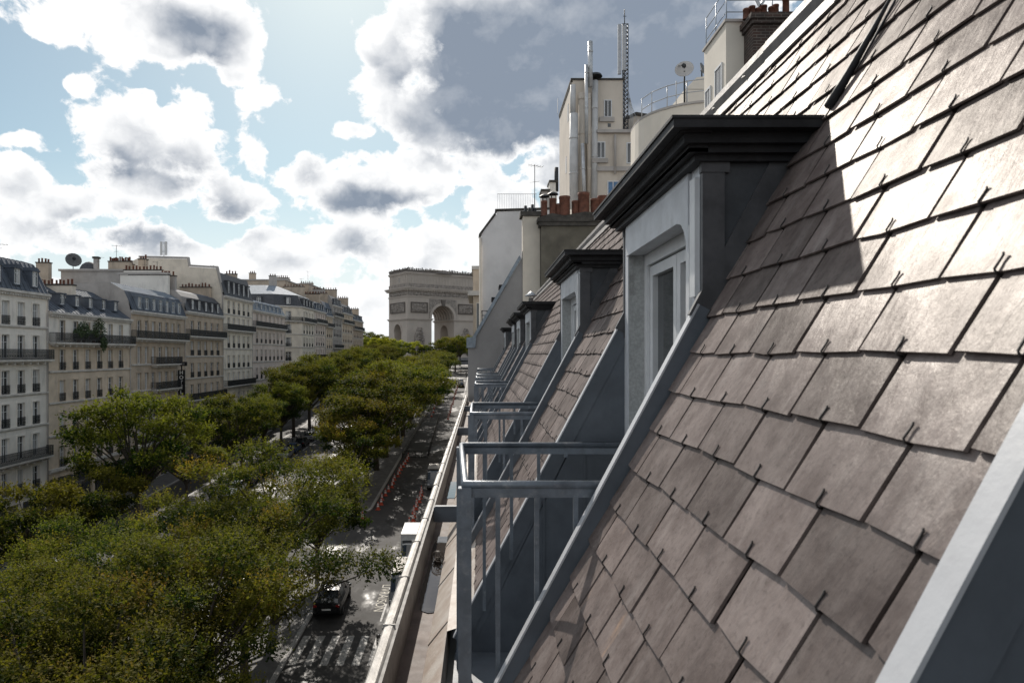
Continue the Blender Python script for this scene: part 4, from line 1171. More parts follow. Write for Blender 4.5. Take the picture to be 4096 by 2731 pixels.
cs = MB().box(2.46, 5.6, 27.4, 28.3, -1, 5.28).build('chimney_stack', M_OLIVE, fw)
MB().box(2.30, 5.7, 27.25, 28.45, 5.282, 5.44).box(2.36, 5.7, 27.3, 28.4, 5.12, 5.279).build('stack_cap', M_SOOT, cs)
MB().prism([(x, 27.5, z) for x, z in [(2.3, 5.44), (5.6, 5.44), (5.6, 5.6), (4.2, 5.72), (3.4, 5.56), (2.9, 5.66), (2.4, 5.5)]], (0, .7, 0)).build('mortar_bed', M_SOOT, cs)
def pot(x, y, z, r, h, parent, hat=False):
    p = MB().lathe([(r * 1.05, 0), (r, h * .15), (r * .97, h * .86), (r * 1.04, h * .88), (r * 1.04, h), (r * .85, h), (r * .82, h * .6), (0, h * .6)], (x, y, z), 14).build('chimney_pot', M_POT, parent)
    if hat:
        m = MB()
        for k in range(3): m.box(x + r * .8 * cos(k * 2.1) - .012, x + r * .8 * cos(k * 2.1) + .012, y + r * .8 * sin(k * 2.1) - .012, y + r * .8 * sin(k * 2.1) + .012, z + h, z + h + .16)
        m.lathe([(r * 1.7, h + .16), (r * 1.5, h + .20), (0, h + .30), (0, h + .16)], (x, y, z), 12); m.build('pot_hat', M_IRON, p)
for u, h, r, hat in ((1250, .62, .13, 1), (1270, .72, .14, 1), (1297, .80, .225, 0), (1283, .5, .12, 0), (1322, .62, .15, 0), (1341, .95, .235, 0), (1368, .7, .2, 0), (1384, .82, .2, 0), (1396, .6, .18, 0)):
    pot((u - 1103) / 1568 * 27.8, 27.85, 5.6, r, h, cs, hat)
for u, h in ((1207, .3), (1216, .22), (1223, .35), (1229, .2)):
    MB().lathe([(.06, 0), (.06, h), (.0, h)], ((u - 1103) / 1568 * 28.2, 28.2, 5.80), 8).build('vent_pipe', M_IRON, fw)
ng = thing('white_gable_house', (2, 36, -12), 'next house with tall white blank gable wall and zinc roof edge', 'building')
gp = [(.05, -12), (.05, 5.75), (.18, 5.95), (.78, 6.72), (.80, 6.86), (3.4, 6.95), (3.4, -12)]
MB().prism([(x, 33.0, z) for x, z in gp], (0, .4, 0)).build('gable_wall', mat('white_gable_render', (.74, .72, .71), .9, .14, .7, .08, 10, stain=((.47, .45, .44), .7, (1, 1, .6))), ng)
MB().prism([(x, 32.95, z) for x, z in [(.0, 5.62), (.05, 5.76), (.18, 5.97), (.76, 6.75), (.78, 6.89), (3.4, 6.98), (3.4, 7.06), (.72, 6.98), (.70, 6.80), (.12, 6.02), (-.06, 5.78), (-.08, 5.66)]], (0, .55, 0)).build('coping', M_SOOT, ng)
MB().box(.1, 9, 33.4, 58, -14, 5.2).build('body', LIME['grey'], ng)
MB().tube([(.0, 32.9, 5.6), (.0, 32.9, -2.0), (-.25, 32.9, -2.3), (-.25, 32.9, -8)], .06, 7).build('downpipe', LIME['cream'], ng)
rl = MB(); 
for k in range(23):
    x = .85 + k * .085; rl.box(x - .006, x + .006, 33.3, 33.312, 6.98, 7.78)
rl.box(.83, 2.75, 33.295, 33.315, 7.77, 7.79); rl.box(.83, 2.75, 33.295, 33.315, 7.02, 7.04)
rl.build('terrace_fence', mat('pale_fence', (.5, .5, .5), .5, .1), ng)
bk = MB()
for x in (.08, .3, .52, .74): bk.box(x - .015, x + .015, 31.0, 31.03, .9, 1.95)
for z in (1.0, 1.25, 1.5, 1.72, 1.93): bk.box(.06, .78, 31.0, 31.03, z, z + .03)
for q in range(6): bk.box(.07, .10, 31.0 + q * .2, 31.03 + q * .2, .9, 1.95)
bk.box(.06, .1, 31, 32.2, 1.92, 1.96)
bk.build('balcony_railing', M_IRON, ng)
for x, z in ((.95, 2.9), (.62, 2.35)):
    d_ = MB().box(x, x + 1.2, 30.2, 31.2, -1, z).build('dormer', LIME['grey'], ng)
    MB().box(x - .12, x + 1.3, 30.1, 31.3, z + .002, z + .14).build('dormer_cover', M_LEAD, d_)
bh2 = thing('beige_corner_house', (-.3, 62, -16), 'slim beige house end with tall window and downpipe beside white gable', 'building')
MB().box(-.62, 8, 60, 85, zg(60) - 1, 7.4).build('wall', LIME['beige'], bh2)
MB().box(-.75, 8, 59.9, 85.1, 7.402, 7.7).box(-1.1, .3, 59.7, 70, 5.1, 5.5).build('cornice', M_STONEL, bh2)
wi = MB().box(-.30, .05, 59.95, 59.99, 1.2, 4.4).build('window', M_GLASS, bh2)
MB().box(-.36, -.30, 59.9, 59.998, 1.1, 4.5).box(.05, .11, 59.9, 59.998, 1.1, 4.5).box(-.30, .05, 59.9, 59.998, 4.4, 4.5).build('window_frame', LIME['cream'], wi)
MB().box(-.42, .16, 59.86, 59.94, .7, 1.9).build('guard', M_IRON, wi)
for y in range(87, 300, 24):
    hb = thing('terrace_house', (3, y + 12, zg(y)), 'pale stone house in the near side row beyond the beige corner house', 'building', 'near side terrace houses')
    MB().box(-.55, 10, y, y + 23.6, zg(y) - 1, zg(y) + 22).build('wall', LIME['cream'], hb)
    MB().prism([(-.6, y, zg(y) + 22.003), (.8, y, zg(y) + 25.4), (9, y, zg(y) + 26), (10, y, zg(y) + 22.003)], (0, 23.6, 0)).build('roof', M_ZROOF, hb)
aerial((2.68, 33.6, 7.05), 2.25, 'tall aerial beside the white fence on the gable', None, .9)
# --- tower with flues
tw = thing('rear_tower', (7.4, 46, -8), 'tall cream rear tower with silver flue pipes and narrow windows', 'building')
M_TW = mat('cream_tower_render', (.64, .57, .49), .9, .1, .5, .06, 10, stain=((.42, .36, .30), .6, (1, 1, .3)))
tx0, tx1, ty0, ty1, tz = 5.76, 8.98, 43.0, 49.6, 17.2
MB().box(tx0, tx1, ty0, ty1, -8, tz).build('wall', M_TW, tw)
MB().box(tx0 - .06, tx1 + .08, ty0 - .06, ty1, tz + .002, tz + .12).box(tx0 - .04, tx0 + .06, ty0, ty1, tz - .14, tz - .002).build('coping', M_SOOT, tw)
MB().box(7.3, 10.6, 42.55, 47, -8, 13.7).build('annex', M_TW, tw)
MB().box(7.25, 10.7, 42.3, 47, 13.702, 13.9).box(7.25, 10.7, 42.4, 42.548, 11.35, 11.62).box(7.25, 10.7, 42.44, 42.548, 8.2, 8.35).build('cornice', LIME['grey'], tw)
def flat_win(parent, u0, u1, v0, v1, Y, blue=False, sill=True):
    a, b = at(u0, v1, Y), at(u1, v0, Y)
    w_ = MB().box(a.x, b.x, Y - .012, Y - .004, a.z, b.z).build('window', M_GLASS if not blue else mat('blue_blind', (.10, .20, .36), .5, .15), parent)
    f = MB(); t = .06
    f.box(a.x - t, a.x, Y - .05, Y + .02, a.z - t, b.z + t); f.box(b.x, b.x + t, Y - .05, Y + .02, a.z - t, b.z + t); f.box(a.x, b.x, Y - .05, Y + .02, b.z, b.z + t); f.box(a.x, b.x, Y - .05, Y + .02, a.z - t, a.z)
    f.box((a.x + b.x) / 2 - .025, (a.x + b.x) / 2 + .025, Y - .045, Y - .013, a.z, b.z)
    f.build('window_frame', M_FRAME, w_)
    if sill: MB().box(a.x - .35, b.x + .2, Y - .16, Y - .052, a.z - .35, a.z - t - .01).build('sill', LIME['grey'], w_)
flat_win(tw, 1389, 1403, 232, 268, 43.0); flat_win(tw, 1372, 1388, 328, 362, 42.55); flat_win(tw, 1441, 1463, 330, 374, 42.55, sill=False); flat_win(tw, 1397, 1419, 418, 450, 42.55, True, False)
MB().box(at(1396, 0, 43).x, at(1403, 0, 43).x, 42.98, 42.999, at(0, 292, 43).z, at(0, 284, 43).z).build('vent', M_GLASS, tw)
for vv in (245, 365, 230):
    y = 44.5 + (vv % 7); MB().box(tx0 - .012, tx0 - .003, y, y + .45, (812 - vv) / 1568 * y - .9, (812 - vv) / 1568 * y + .2).build('slit_window', M_GLASS, tw)
M_STEEL = mat('bright_flue_steel', (.50, .51, .52), .42, .2, 3, metal=.6)
M_WPIPE = mat('white_flue_pipe', (.52, .52, .52), .55, .15, 1.5)
def flue(pts, r, m, bands=2.2, hat=None):
    f = MB().tube(pts, r, 12).build('flue', m, tw)
    a, b = Vector(pts[0]), Vector(pts[-1]); L = (b - a).length; k = bands
    rb = MB()
    while k < L:
        q = a + (b - a) * (k / L); rb.tube([q - Vector((0, 0, .05)), q + Vector((0, 0, .05))], r * 1.1, 12); k += bands
    tag(rb.build('pipe_bands', m, f), kind='stuff')
    if hat: MB().lathe([(r * 2.4, 0), (r * 2.0, .14), (.0, .3), (0, .0)], (b.x, b.y, b.z + .25), 14).build('hat', M_IRON, f)
def fp(u, v, Y): return tuple(at(u, v, Y))
flue([fp(1347, 330, 42.2), fp(1347, 150, 42.2)], .11, M_STEEL)
flue([fp(1356, 200, 42.3), fp(1356, 96, 42.3)], .15, M_STEEL)
flue([fp(1343, 470, 42.1), fp(1338, 330, 42.1)], .11, M_STEEL)
flue([fp(1318, 480, 42.5), fp(1318, 262, 42.5)], .27, M_WPIPE); flue([fp(1316, 262, 42.5), fp(1316, 196, 42.5)], .17, M_WPIPE)
flue([fp(1365, 470, 42.6), fp(1367, 186, 42.6)], .19, M_WPIPE, 3, True)
flue([fp(1336, 470, 42.8), fp(1336, 215, 42.8)], .2, M_TW); flue([fp(1354, 470, 42.8), fp(1354, 216, 42.8)], .15, M_TW)
MB().tube([fp(1413, 310, 42.4), fp(1413, 400, 42.4)], .07, 7).build('drainpipe', LIME['grey'], tw)
ch_ = MB().tube([fp(1278, 385, 40), fp(1278, 440, 40)], .12, 8)
sb = thing('stepped_chimneys', tuple(at(1262, 500, 40)), 'stepped grey and white rear chimney blocks beside terracotta pots', 'chimney')
MB().box(3.6, 4.05, 40, 41, 5, 9.5).build('stack', LIME['grey'], sb); MB().box(4.06, 4.5, 39.9, 41, 5, 10.0).build('stack', LIME['white'], sb)
MB().box(3.55, 4.1, 39.9, 41.1, 9.502, 9.62).box(4.02, 4.56, 39.8, 41.1, 10.002, 10.12).build('caps', M_SOOT, sb); ch_.build('stove_pipe', M_IRON, sb)
# --- lattice mast with antenna panels
ms = thing('lattice_mast', tuple(at(1431, 305, 45)), 'tall lattice telecom mast with long antenna panels', 'antenna mast')
m = MB(); base = at(1433, 310, 45); topz = at(1433, 62, 45).z - base.z
L4 = [(-.05, -.12), (.3, -.12), (.12, .15)]
for x, y in L4: m.tube([(x, y, 0), (x, y, topz)], .04, 5)
n = 26
for k in range(n):
    z0, z1 = topz * k / n, topz * (k + 1) / n
    for (a, b) in ((0, 1), (1, 2), (2, 0)):
        m.tube([(*L4[a], z0), (*L4[b], z1)], .022, 4, cap=False); m.tube([(*L4[a], z1), (*L4[b], z1)], .022, 4, cap=False)
m.build('lattice', mat('galvanised_steel', (.10, .105, .115), .45, .3, metal=.5), ms, False)
for dx, z0, z1 in ((-.27, 3.75, 7.0), (.02, 4.0, 6.9)): MB().box(dx - .12, dx + .1, -.32, -.16, z0, z1).build('antenna_panel', mat('pale_panel', (.45, .46, .48), .5, .15), ms, False)
MB().tube([(.1, 0, topz), (.1, 0, topz + 1.0)], .03, 5).tube([(.0, 0, topz + .55), (.22, 0, topz + .55)], .02, 4).build('lightning_rod', M_IRON, ms, False)
cb = MB()
for k in range(4): cb.tube([(.35 + k * .05, -.2, .0), (.42 + k * .07, -.2, .9), (.34 + k * .03, -.2, 2.2)], .018, 4)
cb.tube([(.1, -.2, 5.2 - 1.6), (.55, -.2, 1.6), (1.2, -.2, .0)], .02, 4); cb.build('cables', M_STEEL, ms, False)
lh = thing('low_rear_house', (10.2, 47, -6), 'low cream rear house with dark roof line behind lattice mast', 'building')
MB().prism([(9.2, 46.5, -6), (9.2, 46.5, 15.5), (10.6, 46.5, 16.2), (13, 46.5, 15.8), (13, 46.5, -6)], (0, 4, 0)).build('wall', M_TW, lh)
MB().prism([(9.1, 46.4, 15.5), (10.6, 46.4, 16.22), (13, 46.4, 15.82), (13, 46.4, 16.0), (10.6, 46.4, 16.42), (9.1, 46.4, 15.68)], (0, 4.2, 0)).build('roof', M_SOOT, lh)
# --- rounded house with terrace
rh = thing('rounded_house', (10, 32, -4), 'cream house with rounded corner wall and roof terrace railing', 'building')
M_CR = mat('warm_cream_render', (.74, .68, .59), .9, .08, .6, .05, 10, stain=((.62, .56, .48), .5, (1, 1, .3)))
P = [(11.4, 29.2)] + [(10.3 + 3.0 * cos(radians(a)), 32.2 + 3.0 * sin(radians(a))) for a in range(270, 170, -10)] + [(7.32, 33.2), (14, 33.2), (14, 29.2)]
zt = 10.75
MB().prism([(x, y, -4) for x, y in P], (0, 0, zt + 4)).build('wall', M_CR, rh)
MB().prism([(x - .0, y - .05, zt + .003) for x, y in P], (0, 0, .1)).build('coping', LIME['grey'], rh)
tr = MB(); Q = [(10.3 + 2.8 * cos(radians(a)), 32.2 + 2.8 * sin(radians(a))) for a in range(260, 170, -18)]
for z in (.5, 1.0): tr.tube([(x, y, zt + .1 + z) for x, y in Q], .022, 5)
for x, y in Q: tr.tube([(x, y, zt + .1), (x, y, zt + 1.12)], .022, 5)
for k in range(2): tr.tube([(8.9 + k * .5, 31, zt + .1), (8.9 + k * .5, 31, zt + 1.6), (9.1 + k * .4, 31.6, zt + 1.75)], .022, 5)
tr.build('terrace_railing', mat('pale_rail_paint', (.45, .46, .47), .4, .2, metal=.2), rh)
MB().box(at(1573, 0, 33).x, at(1625, 0, 33).x, 33, 36, 10, at(0, 205, 33).z).prism([tuple(at(1573, 206, 33)), tuple(at(1600, 178, 33)), tuple(at(1625, 175, 33)), tuple(at(1625, 206, 33))], (0, 3, 0)).build('attic', M_CR, rh)
for k in range(2): MB().box(at(1493 + k * 12, 0, 29.9).x - .05, at(1493 + k * 12, 0, 29.9).x + .1, 29.85, 30.4, 6.2 + k * .3, 6.5 + k * .3).build('vent', M_GLASS, rh)
dish(tuple(at(1572, 238, 29.6)), .40, -.35, 'pale satellite dish on mast above the rounded house', 1.42, mat('pale_dish', (.50, .48, .46), .5, .1))
dish(tuple(at(1612, 178, 33.5)), .34, .9, 'small dark dish half hidden behind cream house', .35, mat('dark_dish', (.16, .16, .16), .5, .1))
# --- cream penthouse and brick stack
ph = thing('cream_penthouse', (8, 21, 0), 'bright cream penthouse with two windows and roof railing', 'building')
px0, px1, pz = 7.2, 11.5, 9.70
MB().box(px0, px1, 20.0, 21.95, 0, pz).build('wall', M_CR, ph)
MB().box(px0 - .05, px1, 19.95, 22.0, pz + .002, pz + .08).build('coping', LIME['grey'], ph)
for ya, yb, z0, z1 in ((20.35, 20.85, 7.55, 8.6), (21.35, 21.75, 7.4, 8.3)):
    w_ = MB().box(px0 - .012, px0 - .004, ya, yb, z0, z1).build('window', M_GLASS, ph)
    MB().box(px0 - .03, px0 - .002, ya - .06, ya, z0, z1).box(px0 - .03, px0 - .002, yb, yb + .06, z0, z1).box(px0 - .035, px0 - .002, ya - .06, yb + .06, z1, z1 + .06).box(px0 - .02, px0 - .013, (ya + yb) / 2 - .02, (ya + yb) / 2 + .02, z0, z1).build('window_frame', M_FRAME, w_)
    MB().box(px0 - .12, px0 - .001, ya - .1, yb + .1, z0 - .12, z0 - .001).build('sill', M_CR, w_)
rr_ = MB()
for z in (.35, .7, 1.05): rr_.tube([(px0 + .05, 21.9, pz + z), (px0 + .05, 20.1, pz + z), (px1, 20.1, pz + z)], .018, 5)
for p_ in ((px0 + .05, 21.9), (px0 + .05, 21.0), (px0 + .05, 20.1), (8.6, 20.1), (9.6, 20.1), (9.9, 20.1), (10.8, 20.1)): rr_.tube([(*p_, pz), (*p_, pz + 1.07)], .018, 5)
rr_.build('roof_railing', mat('blue_grey_rail', (.25, .29, .34), .4, .2, metal=.3), ph)
def brick_mat():
    m = bpy.data.materials.new('dark_brick'); m.use_nodes = True
    t = m.node_tree; N = NT(t); p = t.nodes['Principled BSDF']
    g_ = N.n('ShaderNodeNewGeometry'); sx = N.n('ShaderNodeSeparateXYZ'); N.put(sx.inputs[0], g_.outputs['Position'])
    cb_ = N.n('ShaderNodeCombineXYZ'); N.put(cb_.inputs[0], N.m('ADD', sx.outputs[0], sx.outputs[1])); N.put(cb_.inputs[1], sx.outputs[2])
    b_ = N.n('ShaderNodeTexBrick'); N.put(b_.inputs['Vector'], cb_.outputs[0])
    b_.inputs['Color1'].default_value = (.075, .042, .032, 1); b_.inputs['Color2'].default_value = (.045, .032, .028, 1); b_.inputs['Mortar'].default_value = (.16, .14, .12, 1)
    b_.inputs['Scale'].default_value = 1.0; b_.inputs['Brick Width'].default_value = .24; b_.inputs['Row Height'].default_value = .085; b_.inputs['Mortar Size'].default_value = .009
    N.put(p.inputs['Base Color'], N.mix(N.ss(N.noise(g_.outputs['Position'], 2.5, 5), .35, .7, 0, .6), b_.outputs[0], (.03, .025, .022)))
    p.inputs['Roughness'].default_value = .9
    bp = N.n('ShaderNodeBump'); bp.inputs['Strength'].default_value = .8; bp.inputs['Distance'].default_value = .01; bp.invert = True
    N.put(bp.inputs['Height'], b_.outputs['Fac']); N.put(p.inputs['Normal'], bp.outputs[0])
    return m
M_BRICK = brick_mat()
bs = thing('brick_chimney', (8.3, 19.6, 0), 'wide dark brick chimney stack with terracotta pots beside cream penthouse', 'chimney')
MB().box(7.72, 8.95, 19.3, 19.98, 1, 9.30).build('stack', M_BRICK, bs)
MB().box(7.66, 9.02, 19.2, 20.06, 9.302, 9.42).box(7.60, 9.08, 19.15, 20.1, 9.422, 9.58).build('cap', M_BRICK, bs)
for u, h in ((1714, .25), (1727, .32), (1741, .26), (1754, .34), (1772, .3), (1781, .36), (1805, .55)):
    MB().lathe([(.10, 0), (.09, h), (.1, h), (.1, h + .05), (.07, h + .05), (.07, h * .5), (0, h * .5)], ((u - 1103) / 1568 * 19.6, 19.6, 9.58), 10).build('chimney_pot', M_POT, bs)
MB().prism([(7.95, 19.6, 9.84), (8.05, 19.6, 9.89), (8.2, 19.6, 10.14), (8.1, 19.6, 10.14)], (0, .03, 0)).prism([(8.15, 19.6, 9.84), (8.05, 19.6, 9.84), (7.9, 19.6, 10.14), (8.0, 19.6, 10.14)], (0, .03, 0)).build('cowl', M_ZINC, bs)

# ================================================================== the triumphal arch
PHI = radians(34); CX, CY = -39.4, 369.0
ac = Vector((CX + 22.4 * cos(PHI) - 11.1 * sin(PHI), CY + 22.4 * sin(PHI) + 11.1 * cos(PHI), zg(380) - .1))
arch = thing('triumphal_arch', ac, 'huge pale stone triumphal arch with carved reliefs closing the avenue', 'monument')
arch.rotation_euler = (0, 0, PHI)
M_ARC = mat('pale_arch_stone', (.45, .395, .345), .85, .10, .12, .06, 2.0, stain=((.31, .27, .235), .14, (1, 1, .35)))
M_ARCR = mat('relief_arch_stone', (.30, .265, .235), .9, .35, .9, .4, 3.0, stain=((.12, .10, .088), .8, (1, 1, .8)))
M_ARCD = mat('carved_arch_stone', (.14, .12, .105), .9, .25, .5, .2, 3.0, stain=((.08, .07, .062), .5, (1, 1, .6)))
def archshape(w, h, n=14):
    r = w / 2; pts = [(-r, -1)] + [(-r, 0)]
    for k in range(n + 1):
        a = pi - pi * k / n; pts.append((r * cos(a), h - r + r * sin(a)))
    return pts + [(r, 0), (r, -1)]
def arc_part(mb, name, m): 
    o = mb.build(name, m, None); o.parent = arch; return o
HW, HD, HT = 22.4, 11.1, 37.0
body = MB().box(-HW, HW, -HD, HD, 0, HT).build('piers', M_ARC)
c1 = MB().prism([(x, -HD - 3, z) for x, z in archshape(14.6, 29.2)], (0, 2 * HD + 6, 0)).build('cut1', M_ARC)
c2 = MB().prism([(-HW - 3, x, z) for x, z in archshape(8.4, 18.7)], (2 * HW + 6, 0, 0)).build('cut2', M_ARC)
for c in (c1, c2):
    bmm = bmesh.new(); bmm.from_mesh(c.data); bmesh.ops.recalc_face_normals(bmm, faces=bmm.faces); bmm.to_mesh(c.data); bmm.free()
for c in (c1, c2):
    md = body.modifiers.new('b', 'BOOLEAN'); md.object = c; md.operation = 'DIFFERENCE'; md.solver = 'EXACT'
dg = bpy.context.evaluated_depsgraph_get()
me = bpy.data.meshes.new_from_object(body.evaluated_get(dg)); body.modifiers.clear(); body.data = me
for c in (c1, c2): bpy.data.objects.remove(c)
body.parent = arch
def ring_cornice(zs_):
    mb = MB()
    for z0, z1, p in zs_: mb.box(-HW - p, HW + p, -HD - p, HD + p, z0, z1)
    return mb
arc_part(ring_cornice([(33.4, 34.0, .35), (36.6, 37.2, .7), (37.2, 37.9, 1.5), (37.9, 38.4, 1.9)]), 'cornice', M_ARC)
k_ = MB(); x = -HW - .9
while x < HW + .9: k_.box(x, x + .7, -HD - 1.35, HD + 1.35, 36.65, 37.18); x += 1.5
y = -HD - .9
while y < HD + .9: k_.box(-HW - 1.35, HW + 1.35, y, y + .7, 36.66, 37.17); y += 1.5
arc_part(k_, 'modillions', M_ARC)
arc_part(MB().box(-HW + .3, HW - .3, -HD + .3, HD - .3, 38.4, 47.0), 'attic', M_ARC)
arc_part(MB().box(-HW - .1, HW + .1, -HD - .1, HD + .1, 45.6, 46.2).box(-HW - .35, HW + .35, -HD - .35, HD + .35, 46.2, 46.8), 'attic_cornice', M_ARC)
for i in range(23):
    x = -HW + 1.1 + i * 1.94
    arc_part(MB().box(x - .35, x + .35, -HD + .14, HD - .14, 41.0, 45.4), 'attic_pilaster', M_ARC)
for i in range(11):
    y = -HD + 1.1 + i * 1.99
    arc_part(MB().box(-HW + .14, HW - .14, y - .35, y + .35, 41.0, 45.4), 'attic_pilaster', M_ARC)
arc_part(MB().box(-HW + .1, HW - .1, -HD + .1, HD - .1, 46.8, 48.0), 'parapet', M_ARCD)
cr = MB(); x = -HW
while x < HW: cr.box(x, x + .55, -HD + .0, -HD + .5, 48.0, 48.7 + .3 * (R.random() < .5)); x += 1.1
y = -HD
while y < HD: cr.box(-HW, -HW + .5, y, y + .55, 48.0, 48.7 + .3 * (R.random() < .5)); y += 1.1
arc_part(cr, 'crest', M_ARCD)
arc_part(MB().lathe([(13, 46.8), (11, 48.6), (6, 49.6), (0, 50.0)], n=24), 'terrace_roof', M_ARCD)
def relief(cx, cz, w, h, face, amp=.45, shape=None, seed=0):
    nx, nz = max(8, int(w * 3)), max(8, int(h * 3)); mb = MB(); vs = []
    for j in range(nz + 1):
        for i in range(nx + 1):
            a, b = i / nx, j / nz; x, z = cx + (a - .5) * w, cz + (b - .5) * h
            d = abs(noise.noise(Vector((x * .9 + seed, z * .9, seed)))) * 1.6 + abs(noise.noise(Vector((x * 2.1, z * 2.1 + seed, 3)))) * .7
            e = min(a, 1 - a) * 2; f = min(b, 1 - b) * 2
            k = 1.0
            if shape == 'group': k = max(0.0, 1 - (abs(a - .5) * 2 / (1.0 - .75 * max(0, b - .55) / .45 + .12 * noise.noise(Vector((seed, b * 7, 1))))) ** 4) * (1 if b < .99 else 0)
            else: k = min(1, e * 6) * min(1, f * 5)
            dd = d * amp * k + (.9 * k if shape == 'group' else 0) - (.05 if shape == 'group' else 0) * (k <= 0) * 8
            if face == 'front': vs.append((x, -HD - dd - .01, z))
            else: vs.append((-HW - dd - .01, x, z))
    fs = [(j * (nx + 1) + i, j * (nx + 1) + i + 1, (j + 1) * (nx + 1) + i + 1, (j + 1) * (nx + 1) + i) for j in range(nz) for i in range(nx)]
    mb.add(vs, fs, 0, True)
    return mb
def frame(cx, cz, w, h, face, t=.35, p=.3):
    mb = MB()
    for (x0, x1, z0, z1) in ((cx - w / 2 - t, cx - w / 2, cz - h / 2 - t, cz + h / 2 + t), (cx + w / 2, cx + w / 2 + t, cz - h / 2 - t, cz + h / 2 + t), (cx - w / 2, cx + w / 2, cz + h / 2, cz + h / 2 + t), (cx - w / 2, cx + w / 2, cz - h / 2 - t, cz - h / 2)):
        if face == 'front': mb.box(x0, x1, -HD - p, -HD - .002, z0, z1)
        else: mb.box(-HW - p, -HW - .002, x0, x1, z0, z1)
    return mb
for i, (cx, face, w) in enumerate(((-15.1, 'front', 9.6), (15.1, 'front', 9.6), (0, 'side', 16.5))):
    rl_ = arc_part(relief(cx, 27.6, w, 4.9, face, 1.1, None, 5 + i), 'relief_panel', M_ARCR)
    o = frame(cx, 27.6, w, 4.9, face, .45, .5).build('panel_frame', M_ARCD); o.parent = rl_
for i, cx in enumerate((-15.1, 15.1)): arc_part(relief(cx, 11.2, 6.6, 11.6, 'front', 1.8, 'group', 21 + i * 9), 'sculpture_group', M_ARCR)
arc_part(relief(0, 35.2, 44.6, 2.3, 'front', .7, None, 40), 'frieze', M_ARCR); arc_part(relief(0, 35.2, 22.0, 2.3, 'side', .7, None, 44), 'frieze', M_ARCR)
arc_part(MB().box(-HW - .05, HW + .05, -HD - .05, HD + .05, 38.4, 40.6), 'attic_base', M_ARCR)
# impost cornice round each pier, spandrels and archivolts
for sx_ in (-1, 1):
    x0, x1 = (7.3, HW) if sx_ > 0 else (-HW, -7.3)
    mb = MB()
    for (za, zb, p) in ((20.6, 21.1, .35), (21.1, 21.7, .8)):
        mb.box(x0 - p, x1 + p, -HD - p, -HD - .003, za, zb); mb.box(x0 - p, x1 + p, HD + .003, HD + p, za, zb)
        mb.box(x0 - p, x0 - .003, -HD, HD, za, zb); mb.box(x1 + .003, x1 + p, -HD, HD, za, zb)
    arc_part(mb, 'impost_cornice', M_ARC)
def archivolt(w, h, t, face, p=.35):
    mb = MB(); r = w / 2; n = 20
    for k in range(n):
        a0, a1 = pi - pi * k / n, pi - pi * (k + 1) / n
        q = [(r * cos(a0), h - r + r * sin(a0)), ((r + t) * cos(a0), h - r + (r + t) * sin(a0)), ((r + t) * cos(a1), h - r + (r + t) * sin(a1)), (r * cos(a1), h - r + r * sin(a1))]
        if face == 'front': mb.prism([(x, -HD - p, z) for x, z in q], (0, p - .004, 0))
        else: mb.prism([(-HW - p, x, z) for x, z in q], (p - .004, 0, 0))
    return mb
arc_part(archivolt(14.6, 29.2, 1.4, 'front'), 'archivolt', M_ARC); arc_part(archivolt(8.4, 18.7, .9, 'side'), 'archivolt', M_ARC)
arc_part(MB().prism([(-.9, -HD - .9, 28.9), (.9, -HD - .9, 28.9), (1.3, -HD - .9, 32.4), (-1.3, -HD - .9, 32.4)], (0, .88, 0)), 'keystone', M_ARCD)
for sg_ in (-1, 1):
    q = [(sg_ * 8.9, 21.8), (sg_ * 8.9, 32.6), (sg_ * 1.5, 32.6), (sg_ * 1.6, 30.9)] + [(sg_ * 8.75 * cos(a), 21.9 + 8.75 * sin(a)) for a in [radians(78 - 78 * k / 8) for k in range(9)]]
    arc_part(MB().prism([(x, -HD - .12, z) for x, z in q], (0, .11, 0)), 'spandrel', M_ARCR)
arc_part(MB().box(-HW - .02, -HW - .002, 5.2, 6.2, 38, 38.2).box(-HW + .28, -HW + .3, -2.2, -.8, 41.6, 44.4), 'attic_window', M_GLASS)
# coffered vault ribs seen inside the great arch
vr = MB()
for yk in range(-9, 10, 3):
    for k in range(16):
        a0, a1 = pi - pi * k / 16, pi - pi * (k + 1) / 16
        q = [(7.29 * cos(a0), 21.9 + 7.29 * sin(a0)), (7.1 * cos(a0), 21.9 + 7.1 * sin(a0)), (7.1 * cos(a1), 21.9 + 7.1 * sin(a1)), (7.29 * cos(a1), 21.9 + 7.29 * sin(a1))]
        vr.prism([(x, yk - .35, z) for x, z in q], (0, .7, 0))
arc_part(vr, 'vault_ribs', M_ARCR)
# --- distant city beyond the arch
for x0, x1, y0, y1, h, c, lab in ((-75, -56, 470, 490, 9, 'white', 'low distant white glass building left of the arch'), (-98, -76, 475, 500, 6, 'grey', 'low distant grey block far left of the arch'), (-30, 10, 640, 660, 13, 'grey', 'distant building seen through the great arch'), (-10, 60, 520, 540, 16, 'cream', 'distant pale terrace right of the arch'), (-190, -100, 560, 590, 11, 'beige', 'distant beige terrace beyond the end of the avenue')):
    b = thing('distant_building', ((x0 + x1) / 2, (y0 + y1) / 2, zg(500)), lab, 'building')
    MB().box(x0, x1, y0, y1, zg(500) - 1, zg(500) + h).build('wall', LIME[c], b)
    MB().prism([(x0 - .3, y0 - .3, zg(500) + h + .01), (x1 + .3, y0 - .3, zg(500) + h + .01), (x1 - 1, y0 + 2, zg(500) + h + 2.5), (x0 + 1, y0 + 2, zg(500) + h + 2.5)], (0, y1 - y0 - 2, 0)).build('roof', M_ZLIGHT, b)
    n = int((x1 - x0) / 3)
    for k in range(n):
        for q in range(int(h / 3)):
            xx = x0 + 1 + k * 3; MB().box(xx, xx + 1.3, y0 - .03, y0 - .004, zg(500) + .6 + q * 3, zg(500) + 2.4 + q * 3).build('window', M_GLASS, b)

